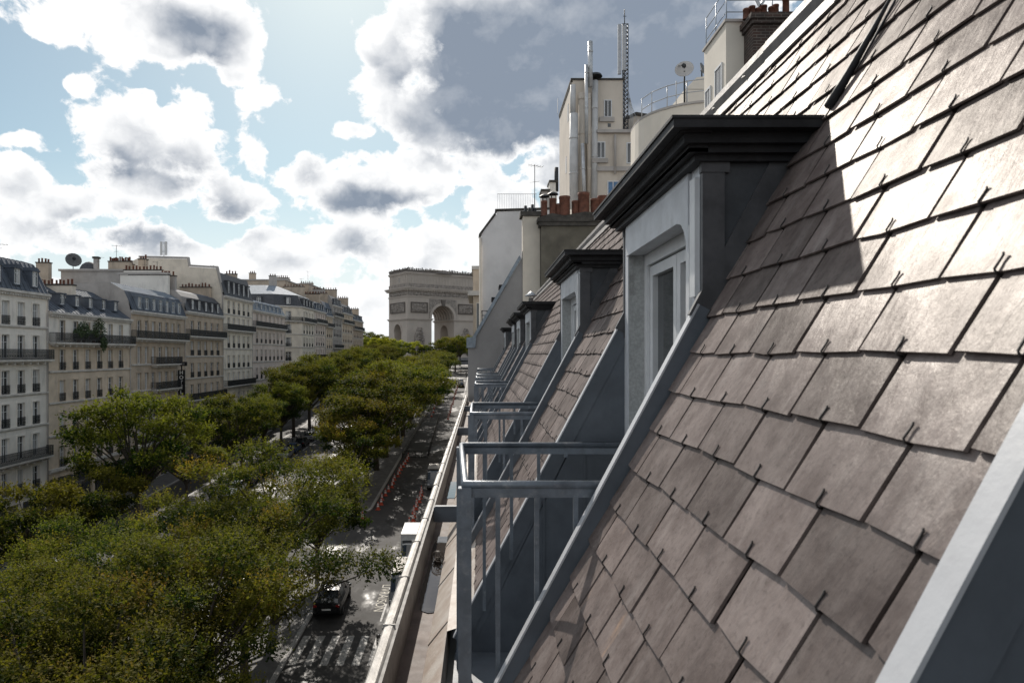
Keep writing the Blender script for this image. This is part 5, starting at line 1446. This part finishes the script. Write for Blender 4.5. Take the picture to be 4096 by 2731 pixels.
# ================================================================== trees
def leaf_material():
    m = bpy.data.materials.new('street_tree_leaf'); m.use_nodes = True
    t = m.node_tree; N = NT(t); t.nodes.clear()
    at_ = N.n('ShaderNodeAttribute', attribute_name='tint'); oi = N.n('ShaderNodeObjectInfo')
    at2 = N.n('ShaderNodeAttribute', attribute_name='autumn', attribute_type='OBJECT')
    f = at_.outputs['Fac']
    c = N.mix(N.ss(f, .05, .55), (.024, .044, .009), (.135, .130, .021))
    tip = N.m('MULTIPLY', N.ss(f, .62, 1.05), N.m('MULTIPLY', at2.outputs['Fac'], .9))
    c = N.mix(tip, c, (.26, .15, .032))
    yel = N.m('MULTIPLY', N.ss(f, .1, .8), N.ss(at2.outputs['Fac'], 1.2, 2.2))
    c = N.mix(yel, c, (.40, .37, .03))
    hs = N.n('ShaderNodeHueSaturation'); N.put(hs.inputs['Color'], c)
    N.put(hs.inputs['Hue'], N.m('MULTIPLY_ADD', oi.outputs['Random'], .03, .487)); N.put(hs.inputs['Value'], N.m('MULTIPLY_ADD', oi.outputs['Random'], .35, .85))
    d = N.n('ShaderNodeBsdfPrincipled'); N.put(d.inputs['Base Color'], hs.outputs[0]); d.inputs['Roughness'].default_value = .7; d.inputs['Specular IOR Level'].default_value = .08
    tr = N.n('ShaderNodeBsdfTranslucent'); N.put(tr.inputs['Color'], N.mix(1.0, hs.outputs[0], (1.15, 1.25, .6), 'MULTIPLY'))
    mx = N.n('ShaderNodeMixShader'); mx.inputs[0].default_value = .46
    t.links.new(d.outputs[0], mx.inputs[1]); t.links.new(tr.outputs[0], mx.inputs[2])
    o = N.n('ShaderNodeOutputMaterial'); t.links.new(mx.outputs[0], o.inputs[0])
    return m
M_LEAF = leaf_material()
M_BARK = mat('grey_brown_bark', (.075, .062, .05), .9, .4, 4, .5, 12, streak=(3, 3, .6))
def tree_meshes(seed, H, RX, n_shoot, per, ls, droop=.0, nclump=46):
    rng = np.random.default_rng(seed); rr = random.Random(seed)
    tb = MB(); h0 = H * .30
    tb.tube([(0, 0, 0), (.05, .02, h0 * .5), (0, .05, h0), (.1, 0, h0 + 1.0)], [H * .026, H * .021, H * .018, H * .014], 9)
    cl = []
    tries = 0
    while len(cl) < nclump and tries < 4000:
        tries += 1
        v = rng.normal(size=3); v /= np.linalg.norm(v); v[2] = v[2] * .9 + .12
        r = rr.uniform(.30, 1.12) ** .5
        p = np.array([v[0] * RX * r, v[1] * RX * r, H * .66 + v[2] * H * .30 * r])
        if p[2] < H * .38: continue
        lob = 1 + .34 * math.sin(3 * math.atan2(p[1], p[0]) + seed) * (abs(v[2]) < .7)
        p[0] *= lob; p[1] *= lob
        if all(np.linalg.norm((p - q[0]) * np.array([1, 1, 1.4])) > RX * .40 for q in cl): cl.append((p, rr.uniform(.6, 1.35) * RX * .205))
    for p, r in cl:
        a = rr.uniform(0, 6.28); s0 = Vector((0, 0, rr.uniform(h0 * .85, h0 + 1.2))); e = Vector(p); md = s0.lerp(e, .5) + Vector((rr.uniform(-.4, .4), rr.uniform(-.4, .4), rr.uniform(.1, .7)))
        tb.tube([s0, md, e], [H * .010, H * .006, H * .002], 5, cap=False)
    P = np.array([c[0] for c in cl]); Rr = np.array([c[1] for c in cl])
    w = Rr ** 2; idx = rng.choice(len(cl), n_shoot, p=w / w.sum())
    d = rng.normal(size=(n_shoot, 3)); d[:, 2] = d[:, 2] * .9 + .35; d /= np.linalg.norm(d, axis=1)[:, None]
    base = P[idx] + d * Rr[idx][:, None] * rng.uniform(.30, 1.0, (n_shoot, 1)) * np.array([1.3, 1.3, .52])
    sd = d * .7 + np.array([0, 0, .75 - droop]) + rng.normal(size=(n_shoot, 3)) * .25; sd /= np.linalg.norm(sd, axis=1)[:, None]
    sl = rng.uniform(.4, 1.15, n_shoot) * RX / 5.2
    t = (np.arange(per) + .3) / per
    pos = base[:, None, :] + sd[:, None, :] * (sl[:, None] * t[None, :])[:, :, None]
    size = ls * (1.15 - .65 * t)[None, :, None] * rng.uniform(.7, 1.25, (n_shoot, per, 1))
    ld = rng.normal(size=(n_shoot, per, 3)) * .8 + sd[:, None, :] * .35; ld[:, :, 2] -= .25; ld /= np.linalg.norm(ld, axis=2)[:, :, None]
    up = rng.normal(size=(n_shoot, per, 3)) * .5 + np.array([0, 0, 1.0])
    sv_ = np.cross(ld, up); sv_ /= (np.linalg.norm(sv_, axis=2)[:, :, None] + 1e-6)
    a = pos; b = pos + ld * size * .5 + sv_ * size * .26; c = pos + ld * size; e = pos + ld * size * .5 - sv_ * size * .26
    V = np.stack([a, b, c, e], axis=2).reshape(-1, 3).astype(np.float32)
    nf = n_shoot * per
    me = bpy.data.meshes.new('crown')
    me.vertices.add(nf * 4); me.vertices.foreach_set('co', V.ravel())
    me.loops.add(nf * 4); me.loops.foreach_set('vertex_index', np.arange(nf * 4, dtype=np.int32))
    me.polygons.add(nf); me.polygons.foreach_set('loop_start', np.arange(0, nf * 4, 4, dtype=np.int32)); me.polygons.foreach_set('loop_total', np.full(nf, 4, dtype=np.int32))
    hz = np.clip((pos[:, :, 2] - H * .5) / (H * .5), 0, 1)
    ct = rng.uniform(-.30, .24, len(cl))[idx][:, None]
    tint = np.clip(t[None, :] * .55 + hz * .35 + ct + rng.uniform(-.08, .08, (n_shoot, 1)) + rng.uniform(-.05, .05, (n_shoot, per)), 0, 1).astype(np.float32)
    at_ = me.attributes.new('tint', 'FLOAT', 'FACE'); at_.data.foreach_set('value', tint.ravel())
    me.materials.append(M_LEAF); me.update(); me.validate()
    return tb.mesh('trunk', M_BARK), me
PROTO = {}
for i in range(3): PROTO['near', i] = tree_meshes(31 + i, 12.0, 5.6, 4700, 9, .215, .0, 32)
for i in range(3): PROTO['far', i] = tree_meshes(61 + i, 13.0, 5.0, 3000, 7, .32, .1, 38)
for i in range(2): PROTO['small', i] = tree_meshes(81 + i, 9.0, 3.8, 1900, 8, .28, .05, 26)
def tree(x, y, kind, i, H, label, group, autumn=.5, sx=1.0, lift=.12):
    tm, cm = PROTO[kind, i]; H0 = {'near': 12.0, 'far': 13.0, 'small': 9.0}[kind]
    t = thing('street_tree', (x, y, zg(y) + lift), label, 'tree', group)
    k = H / H0; t.scale = (k * sx, k * sx, k); t.rotation_euler = (0, 0, R.uniform(0, 6.28))
    for nm, me in (('trunk', tm), ('crown', cm)):
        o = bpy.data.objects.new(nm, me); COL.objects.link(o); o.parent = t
        if nm == 'crown': o['autumn'] = float(autumn)
    return t
LN = 'leafy street tree with rusty shoot tips on the near median before the crossroads'
for i, (x, y, H, a) in enumerate([(-15.5, 15, 10.5, .8), (-14.6, 24.5, 11.2, .8), (-14.0, 32, 11.0, .85), (-13.6, 39.5, 10.8, .9), (-14.6, 48.5, 12.2, 1.0), (-20.5, 30, 10.2, .6), (-21.5, 40, 10.0, .8)]):
    tree(x, y, 'near', i % 3, H, LN, 'median trees before the crossroads', a, 1.08)
tree(-13.6, 57, 'small', 0, 8.0, 'small dark tree at the crossroads end of the near median', None, .3)
tree(-14.6, 80, 'small', 1, 9.6, 'small rusty tree at the tip of the upper median', None, .9)
LU = 'dense green street tree on the upper median beside the coned lane'
for i, (y, H) in enumerate([(88, 12.2), (97, 14.2), (106, 14.6), (115, 14.2), (125, 14), (135, 13.6), (146, 13), (158, 12.6), (170, 12.4), (183, 12), (197, 11.5), (212, 11), (228, 10.5), (246, 10)]):
    tree(-14.4 + R.uniform(-.6, .6), y, 'far', i % 3, H, LU, 'upper median trees', .55 if i < 5 else .35, 1.2)
LF = 'dark green street tree along the far terrace'
for i, (y, H, k) in enumerate([(40, 9.6, 'small'), (50, 10.0, 'small'), (58.5, 9.0, 'small')]):
    tree(-33.6, y, k, i % 2, H, 'small dark tree before the white building with arched dormers', 'small trees by white building', .2)
tree(-33.8, 67.5, 'far', 0, 14.6, 'tall spreading tree standing before the beige balcony building', None, .3, 1.0)
tree(-33.6, 78, 'small', 0, 8.6, 'low tree between the two tall trees of the far row', None, .35)
tree(-33.0, 90.0, 'far', 1, 11.9, 'tall flat topped tree before the hotel facade', None, .3, .95)
for i, (y, H) in enumerate([(97, 9.5), (106, 9.6), (115, 11.0), (124, 13.6), (133, 14.0), (143, 14.0), (172, 13.4), (182, 13.6), (193, 13.5), (205, 13.2), (218, 12.8), (232, 12.4), (247, 12), (262, 11.6)]):
    tree(-33.6 + R.uniform(-.5, .5), y, 'far', (i + 1) % 3, H, LF, 'far row of street trees', .3, 1.0)
for i, (x, y, H, a) in enumerate([(-42, 292, 13.5, 2.2), (-35, 300, 12.0, 2.4), (-29, 312, 10.5, 2.0), (-50, 306, 13, 1.6), (-25, 326, 8.5, 1.5), (-46, 322, 11, 2.2)]):
    tree(x, y, 'far', i % 3, H, 'bright yellow green tree at the foot of the arch', 'yellow trees by the arch', a)
for i, (x, y, H, a) in enumerate([(-10, 272, 14.5, .9), (-4.0, 290, 14.5, 1.1), (-15, 285, 12.5, .8), (-9, 305, 13.5, 1.0), (-2, 312, 13.5, 1.2)]):
    tree(x, y, 'far', i % 3, H, 'olive tree at the upper end of the coned lane', 'olive trees at the lane end', a)
for i, (x, y, H) in enumerate([(-66, 432, 15), (-74, 440, 17), (-82, 436, 15), (-58, 445, 14), (-92, 440, 14), (-102, 445, 15)]):
    tree(x, y, 'far', i % 3, H, 'dark distant tree on the skyline left of the arch', 'distant skyline trees', .1)

# ================================================================== vehicles
def paint(name, c, rough=.28): 
    m = mat(name, c, rough, .12, 2.0, spec=.6)
    return m
M_TYRE = mat('tyre_rubber', (.018, .018, .018), .8, .3); M_RIM = mat('alloy_rim', (.35, .35, .36), .35, .15, metal=.7)
M_CGLASS = glass_mat('car_glass', (.018, .020, .023), .05, .8)
M_HL = mat('headlamp_glass', (.55, .56, .58), .15, .1, spec=.8); M_TL = mat('tail_lamp', (.22, .012, .01), .25, .2); M_PLATE = mat('number_plate', (.6, .6, .58), .5, .1)
CAR = [(-2.12, .66, .42, .78, .80, .55), (-2.04, .80, .30, .90, .97, .68), (-1.78, .86, .22, .94, 1.16, .63), (-1.25, .88, .20, .95, 1.43, .60), (-.35, .89, .20, .93, 1.48, .62), (.40, .89, .20, .91, 1.42, .60), (1.12, .88, .20, .89, .97, .72), (1.70, .85, .22, .82, .87, .68), (2.02, .78, .28, .68, .72, .60), (2.12, .66, .38, .56, .58, .5)]
VAN = [(-2.55, .88, .34, 1.0, 1.98, .80), (-2.48, .94, .28, 1.12, 2.16, .84), (-1.0, .95, .25, 1.14, 2.22, .86), (.75, .95, .25, 1.14, 2.20, .86), (1.25, .95, .25, 1.12, 2.02, .80), (1.95, .93, .25, 1.06, 1.20, .78), (2.40, .86, .28, .86, .92, .72), (2.55, .74, .38, .62, .66, .6)]
def shell(st, mp, root, van=False):
    def ring(s):
        y, hw, zs_, zb, zr, hr = s
        half = [(hw * .90, zs_), (hw, zs_ + (zb - zs_) * .45), (hw * .975, zb), (hr, zr), (hr * .55, zr + .035)]
        return [(x, y, z) for x, z in half] + [(-x, y, z) for x, z in reversed(half)]
    body, gl = MB(), MB(); n = 10
    rings = [ring(s) for s in st]
    for i in range(len(st) - 1):
        A_, B_ = rings[i], rings[i + 1]; ca = st[i][4] - st[i][3] > .18; cb_ = st[i + 1][4] - st[i + 1][3] > .18
        dz = st[i + 1][4] - st[i][4]; dy = st[i + 1][0] - st[i][0]
        for k in range(n):
            j = (k + 1) % n
            side = k in (2, 6); top = k in (3, 4, 5)
            isg = (side and ca and cb_ and not (van and st[i][0] < .7)) or (top and abs(dz / dy) > .35 and (ca or cb_) and not (van and st[i][0] < 0)) or (side and ca != cb_ and abs(dz / dy) > .35)
            q = [A_[k], A_[j], B_[j], B_[k]]
            (gl if isg else body).add(q, [(0, 1, 2, 3)], 0, True)
            if isg:   # painted pillars framing the glass
                a0, a1, b1, b0 = [Vector(p) for p in q]; c0 = (a0 + a1 + b0 + b1) / 4
                for (p, q2) in ((a0, a1), (b0, b1)):
                    s_ = (c0 - (p + q2) / 2) * .10; o_ = (c0 - Vector((0, 0, .7))).normalized() * .006
                    body.add([p + o_, q2 + o_, q2 + s_ + o_, p + s_ + o_], [(0, 1, 2, 3)])
    body.add(rings[0], [tuple(range(n))]); body.add(rings[-1], [tuple(reversed(range(n)))])
    body.build('body', mp, root, False); gl.build('glazing', M_CGLASS, root, False)
    yr, yf = st[0][0], st[-1][0]
    for sx_ in (-1, 1):
        MB().box(sx_ * .62 - .14, sx_ * .62 + .14, yf - .10, yf - .012, .56 if not van else .62, .70 if not van else .84).build('headlight', M_HL, root, False)
        MB().box(sx_ * .66 - .10, sx_ * .66 + .10, yr + .0, yr + .09, .76 if not van else .8, .90 if not van else 1.25).build('tail_light', M_TL, root, False)
        MB().box(sx_ * .98 - .08, sx_ * .98 + .06, .78, .92, .92, 1.04).build('mirror', mp, root, False)
    MB().box(-.26, .26, yr - .02, yr + .05, .58, .68).build('number_plate', M_PLATE, root, False)
    for wy in ((-1.30, 1.32) if not van else (-1.6, 1.65)):
        for sx_ in (-1, 1):
            x = sx_ * .80; r = .31 if not van else .34
            prof = [(-.10, r * .6), (-.10, r * .96), (-.06, r), (.06, r), (.10, r * .96), (.10, r * .6)]
            m = MB(); vs = [(x + px, wy + rr * cos(2 * pi * k / 14), r + rr * sin(2 * pi * k / 14)) for px, rr in prof for k in range(14)]
            m.add(vs, [(i * 14 + k, i * 14 + (k + 1) % 14, (i + 1) * 14 + (k + 1) % 14, (i + 1) * 14 + k) for i in range(5) for k in range(14)])
            w_ = m.build('wheel', M_TYRE, root, False)
            xo = x + sx_ * .095
            m = MB(); m.add([(xo, wy, r)] + [(xo - sx_ * .015, wy + r * .62 * cos(2 * pi * k / 14), r + r * .62 * sin(2 * pi * k / 14)) for k in range(14)], [(0, 1 + k, 1 + (k + 1) % 14) for k in range(14)])
            m.build('rim', M_RIM, w_, False)
PALETTE = dict(black=paint('black_car_paint', (.012, .012, .013), .18), white=paint('white_car_paint', (.72, .72, .71)), silver=mat('silver_car_paint', (.38, .39, .40), .25, .1, metal=.5), grey=paint('grey_car_paint', (.10, .105, .11)), blue=paint('blue_car_paint', (.02, .05, .11)), red=paint('dark_red_car_paint', (.16, .018, .015)))
CPROTO = {}
def car_proto(c, st, van):
    k = (c, van)
    if k in CPROTO: return copy_tree(CPROTO[k])
    t = bpy.data.objects.new('parked_car' if not van else 'parked_van', None); COL.objects.link(t)
    shell(st, PALETTE[c], t, van); CPROTO[k] = t
    return t
def place(t, x, y, heading, label, cat, group=None, sc_=1.0, name=None):
    if name: t.name = name
    t.location = (x, y, zg(y) + .002); t.rotation_euler = (atan2(SLOPE, 1) if cos(heading) > 0 else -atan2(SLOPE, 1), 0, heading); t.scale = (sc_,) * 3
    for k in ('label', 'category', 'group'):
        if k in t: del t[k]
    return tag(t, label, cat, group)
cols = ['white', 'black', 'black', 'grey', 'silver', 'blue', 'black', 'silver', 'white', 'grey', 'black', 'silver', 'grey', 'white', 'black']
for i, c in enumerate(cols):
    place(car_proto(c, CAR, False), -30.3 + R.uniform(-.1, .1), 84.5 + i * 5.35 + R.uniform(-.3, .3), 0 if i % 4 else pi, c + ' car in the row parked beside the far median, under the trees', 'car', 'cars parked along the far median')
place(car_proto('black', CAR, False), -11.2, 51.8, .04, 'large black car alone in the lane just beyond the zebra crossing', 'car', None, 1.22, 'black_car')
place(car_proto('white', CAR, False), -37.4, 60.2, pi + .15, 'white car in the lane before the white building', 'car', None, 1.08, 'white_car')
place(car_proto('black', CAR, False), -38.2, 66.0, pi, 'black car behind the white car in the far lane', 'car', None, 1.0, 'black_car')
place(car_proto('blue', CAR, False), -34.0 - 4.6, 54.5, pi, 'blue car ahead of the white car in the far lane', 'car', None, 1.0, 'blue_car')
place(car_proto('silver', CAR, False), -39.3, 48.5, pi, 'silver car parked at kerb below the white building', 'car', None, 1.0, 'silver_car')
place(car_proto('white', CAR, False), -18.9, 54.5, 0, 'white car on the main road glimpsed under the near trees', 'car', None, 1.05, 'white_car')
place(car_proto('silver', CAR, False), -21.5, 45.5, pi, 'silver car waiting at the zebra crossing under the trees', 'car', None, 1.0, 'silver_car')
place(car_proto('white', CAR, False), -6.4, 226, 0, 'white car coming down the far end of the coned lane', 'car', None, 1.05, 'white_car')
place(car_proto('black', CAR, False), -5.9, 214, 0, 'black car parked at far end of the lane behind cones', 'car', None, 1.05, 'black_car')
for i, (x, y, c, h) in enumerate([(-34, 330, 'white', .4), (-29, 334, 'black', .6), (-24, 337, 'white', .9), (-38, 326, 'silver', .2), (-19, 341, 'red', 1.2), (-31, 343, 'white', 1.4), (-41, 338, 'grey', 1.0), (-36, 348, 'white', 1.5), (-24, 250, 'white', 0), (-21, 275, 'silver', pi), (-26, 290, 'black', 0), (-20.5, 225, 'grey', pi)]):
    place(car_proto(c, CAR, False), x, y, h, c + ' car in traffic near the arch', 'car', 'traffic near the arch', 1.1, 'moving_car')
# vans along the near kerb
v1 = car_proto('white', VAN, True); place(v1, -5.95, 60.8, pi, 'white box van parked at near kerb between dark rack van and coned lane', 'van', None, 1.02)
v2 = car_proto('grey', VAN, True); place(v2, -5.95, 53.2, pi, 'dark van with slatted roof rack beside the painted delivery bay', 'van', None, 1.0)
v3 = car_proto('grey', VAN, True); place(v3, -5.9, 88.6, pi, 'dark van with slatted roof rack parked among red cones', 'van', None, 1.0)
for v in (v2, v3):
    for k in range(12): MB().box(-.86, .86, -2.2 + k * .26, -2.06 + k * .26, 2.36, 2.41).build('rack_slat', M_ZINC_RIM, v, False)
    for sx_ in (-1, 1): MB().box(sx_ * .8 - .025, sx_ * .8 + .025, -2.3, .9, 2.31, 2.36).box(sx_ * .8 - .02, sx_ * .8 + .02, -2.0, -1.95, 2.0, 2.31).box(sx_ * .8 - .02, sx_ * .8 + .02, .5, .55, 2.0, 2.31).build('rack_rail', M_IRON, v, False)
MB().box(-1.0, 1.0, -2.6, .7, .95, 2.75).build('cargo_box', PALETTE['white'], v1, False)
# scooter at the kerb
st_ = thing('parked_scooter', (-6.5, 44.4, zg(44.4)), 'dark motor scooter parked beside the zebra crossing', 'scooter')
st_.rotation_euler = (0, 0, .25)
for y in (-.62, .62):
    m = MB(); vs = [(px, y + rr * cos(2 * pi * k / 14), .27 + rr * sin(2 * pi * k / 14)) for px, rr in ((-.05, .17), (-.05, .26), (.05, .26), (.05, .17)) for k in range(14)]
    m.add(vs, [(i * 14 + k, i * 14 + (k + 1) % 14, (i + 1) * 14 + (k + 1) % 14, (i + 1) * 14 + k) for i in range(3) for k in range(14)]); m.build('wheel', M_TYRE, st_, False)
MB().prism([(-.16, -.85, .55), (-.16, -.75, .78), (-.16, .0, .80), (-.16, .12, .42), (-.16, -.6, .34)], (.32, 0, 0)).prism([(-.18, .10, .30), (-.18, .45, .30), (-.18, .45, .36), (-.18, .10, .42)], (.36, 0, 0)).build('body', PALETTE['black'], st_, False)
MB().prism([(-.2, .42, .32), (-.2, .58, .95), (-.2, .66, .92), (-.2, .52, .32)], (.4, 0, 0)).build('leg_shield', PALETTE['black'], st_, False)
MB().box(-.14, .14, -.78, .02, .802, .88).build('saddle', M_TYRE, st_, False)
MB().tube([(-.36, .48, 1.08), (-.1, .58, 1.04), (.1, .58, 1.04), (.36, .48, 1.08)], .022, 6).tube([(0, .62, .3), (0, .58, 1.04)], .03, 6).build('handlebar', M_IRON, st_, False)
MB().box(-.09, .09, .64, .70, .82, .94).build('headlight', M_HL, st_, False)
# ---------------------------------------------------------------- cones
M_CONE = mat('orange_red_cone', (.42, .055, .022), .6, .25); M_CONEW = mat('cone_reflective_band', (.6, .6, .6), .5, .15)
cbase = MB().lathe([(.17, .03), (.115, .28), (.065, .58), (.03, .75), (0, .75)], n=12).box(-.2, .2, -.2, .2, 0, .035).mesh('cone_body', M_CONE)
cband = MB().lathe([(.119, .29), (.095, .44)], n=12).lathe([(.083, .50), (.066, .60)], n=12).mesh('bands', M_CONEW)
def cone(x, y, label, group):
    t = thing('traffic_cone', (x, y, zg(y) + .002), label, 'cone', group); t.rotation_euler = (0, 0, R.uniform(0, 3)); t.scale = (1.2,) * 3
    for nm, me in (('cone_body', cbase), ('reflective_bands', cband)):
        o = bpy.data.objects.new(nm, me); COL.objects.link(o); o.parent = t
for i in range(15): cone(-11.7 + R.uniform(-.15, .15) + i * .05, 77.5 + i * 2.0, 'red cone in the line beside the upper median', 'cones beside the median')
for i in range(10): cone(-7.3 + R.uniform(-.15, .15), 71.5 + i * 1.5, 'red cone in the short line before the parked rack van', 'cones before the van')
for i in range(20): cone(-7.0 + R.uniform(-.15, .15), 146 + i * 3.6, 'red cone in the long line up the near kerb lane', 'cones up the lane')
for i in range(10): cone(-10.9 + R.uniform(-.2, .2), 150 + i * 6.5, 'red cone in the sparse line along the lane centre', 'cones along the lane centre')
cone(-12.7, 73.6, 'lone red and white cone at the rounded median tip', None)
# ---------------------------------------------------------------- ramp railing, barriers, bollards, lettering
rp_ = thing('ramp_railing', (-10.2, 126, zg(126)), 'long black metal railing round the parking ramp in the coned lane', 'railing')
m = MB()
def fence(mb, a, b, h=1.05, step=1.5):
    a, b = Vector(a), Vector(b); L = (b - a).length; n = max(1, int(L / step)); d = (b - a) / n
    for k in range(n + 1):
        p = a + d * k; z = zg(p.y); mb.box(p.x - .04, p.x + .04, p.y - .04, p.y + .04, z, z + h)
    for zz in (.15, .55, h): mb.tube([(a.x, a.y, zg(a.y) + zz), (b.x, b.y, zg(b.y) + zz)], .035, 5)
fence(m, (-8.1, 106, 0), (-8.8, 146, 0)); fence(m, (-12.1, 106, 0), (-8.1, 106, 0), step=1.0); fence(m, (-12.1, 106, 0), (-12.1, 146, 0))
m.build('bars', M_IRON, rp_)
MB().quad((-11.9, 106.3, zg(106.3) + .012), (-8.4, 106.3, zg(106.3) + .012), (-9.0, 145.5, zg(145.5) + .012), (-11.9, 145.5, zg(145.5) + .012)).build('ramp_floor', mat('ramp_concrete', (.03, .03, .03), .8, .3), rp_)
for i, (x, y) in enumerate(((-6.6, 148), (-5.4, 148.6), (-6.9, 93), (-6.2, 94))):
    t = thing('crowd_barrier', (x, y, zg(y)), 'pale metal crowd barrier standing across the near kerb lane', 'barrier', 'crowd barriers')
    m = MB().tube([(-.55, 0, .02), (-.55, 0, 1.05), (.55, 0, 1.05), (.55, 0, .02)], .03, 5)
    for k in range(8): m.tube([(-.45 + k * .13, 0, .2), (-.45 + k * .13, 0, 1.03)], .014, 4)
    m.tube([(-.55, 0, .2), (.55, 0, .2)], .02, 4); m.box(-.6, -.5, -.3, .3, 0, .03); m.box(.5, .6, -.3, .3, 0, .03)
    m.build('frame', M_ZINC_RIM, t, False)
bm_ = MB().lathe([(.06, 0), (.06, .75), (.085, .8), (.085, .92), (.03, .98), (0, .98)], n=8).mesh('post', M_IRON); bw = MB().lathe([(.088, .82), (.088, .90)], n=8).mesh('white_band', M_CONEW)
for i in range(26):
    y = 76 + i * 2.7
    t = thing('bollard', (-32.0, y, zg(y) + .14), 'black bollard with white collar along the edge of the far median', 'bollard', 'bollards on the far median'); t.scale = (1.3,) * 3
    for nm, me in (('post', bm_), ('white_band', bw)):
        o = bpy.data.objects.new(nm, me); COL.objects.link(o); o.parent = t
me = text_mesh('LIVRAISON', 1.05, .0005); me.materials.clear(); me.materials.append(M_PAINTY)
o = bpy.data.objects.new('road_lettering', me); COL.objects.link(o); o.location = (-7.62, 53.2, zg(53.2) + .012)
dv = Vector((0, -1, -SLOPE)).normalized(); uv_ = Vector((1, 0, 0)); nv = dv.cross(uv_)
o.rotation_euler = Matrix((dv, uv_, nv)).transposed().to_euler(); tag(o, 'worn yellowish LIVRAISON lettering painted along the delivery bay', 'road marking')
def lamp_post(x, y, label, group):
    t = thing('street_lamp', (x, y, zg(y) + .14), label, 'street lamp', group)
    MB().tube([(0, 0, 0), (0, 0, 1), (0, 0, 6.5)], [.12, .08, .05], 8).tube([(0, 0, 6.3), (.5, 0, 6.9), (1.3, 0, 7.0)], .035, 6).build('post', M_IRON, t, False)
    MB().box(1.1, 1.75, -.12, .12, 6.95, 7.08).build('lantern', LIME['grey'], t, False)
for y in (78, 104, 132, 165, 200): lamp_post(-40.6, y, 'slim dark street lamp on the far pavement', 'far pavement lamps')
# ---------------------------------------------------------------- people
def person_mesh(top, seed):
    r = random.Random(seed); m = bpy.data.meshes.new('person')
    st = r.uniform(.06, .16)
    V = [(0, 0, .92), (0, 0, 1.12), (0, .01, 1.36), (0, .01, 1.50), (0, .02, 1.56), (0, .03, 1.70),
         (.10, 0, .88), (.11, st, .48), (.11, st - .04, .07), (.11, st + .10, .03), (-.10, 0, .88), (-.11, -st, .48), (-.11, -st - .06, .08), (-.11, -st + .06, .03),
         (.19, 0, 1.40), (.25, -.04, 1.14), (.25, .06, .90), (.25, .09, .82), (-.19, 0, 1.40), (-.25, .04, 1.14), (-.25, .12, .92), (-.25, .15, .84)]
    E = [(0, 1), (1, 2), (2, 3), (3, 4), (4, 5), (0, 6), (6, 7), (7, 8), (8, 9), (0, 10), (10, 11), (11, 12), (12, 13), (2, 14), (14, 15), (15, 16), (16, 17), (2, 18), (18, 19), (19, 20), (20, 21)]
    RAD = [.14, .13, .15, .07, .065, .095, .095, .062, .045, .04, .095, .062, .045, .04, .07, .048, .036, .03, .07, .048, .036, .03]
    m.from_pydata(V, E, [])
    o = bpy.data.objects.new('p', m); COL.objects.link(o)
    o.modifiers.new('s', 'SKIN'); sk = m.skin_vertices[0].data
    for i, q in enumerate(RAD): sk[i].radius = (q, q)
    sk[0].use_root = True
    sb_ = o.modifiers.new('d', 'SUBSURF'); sb_.levels = 1; sb_.render_levels = 1
    dg = bpy.context.evaluated_depsgraph_get(); me = bpy.data.meshes.new_from_object(o.evaluated_get(dg)); bpy.data.objects.remove(o)
    me.materials.clear()
    for mm in (mat('dark_trousers', (.02, .022, .03), .8, .3), top, mat('skin_tone', (.42, .27, .20), .6, .1), mat('dark_hair', (.03, .02, .015), .7, .2)): me.materials.append(mm)
    for p in me.polygons:
        c = p.center; p.material_index = 0 if c.z < .9 else (1 if c.z < 1.50 else (3 if (c.z > 1.68 or c.y < -.0) and c.z > 1.55 else 2)); p.use_smooth = True
        if abs(c.x) > .2 and c.z < .93: p.material_index = 2
    return me
PM = [person_mesh(mat('person_top_%s' % n, c, .8, .2), i) for i, (n, c) in enumerate((('black', (.02, .02, .022)), ('white', (.5, .5, .48)), ('navy', (.03, .04, .09)), ('tan', (.25, .18, .11))))]
tops = ['black', 'pale', 'navy', 'tan']
for i, (x, y) in enumerate([(-5.2, 252), (-4.0, 253), (-3.0, 248), (-7.4, 262), (-2.2, 240), (-3.4, 205), (-2.0, 182)]):
    o = inst('person', PM[i % 4], (x, y, zg(y) + (.14 if x > -4.6 else .0)), None, R.uniform(0, 6))
    tag(o, 'person in %s top and dark trousers walking at the far end of the lane' % tops[i % 4], 'person', 'people at the far end of the lane')
for i in range(26):
    t_ = R.random(); lx, ly = ((-HW + .9 + t_ * 43, -HD + .9) if i % 3 else (-HW + .9, -HD + .9 + t_ * 20))
    p = Matrix.Rotation(PHI, 3, 'Z') @ Vector((lx, ly, 0)) + ac
    o = inst('person', PM[i % 4], (p.x, p.y, ac.z + 48.0), None, R.uniform(0, 6)); tag(o, 'tiny visitor standing on the roof terrace of the arch', 'person', 'visitors on the arch terrace')
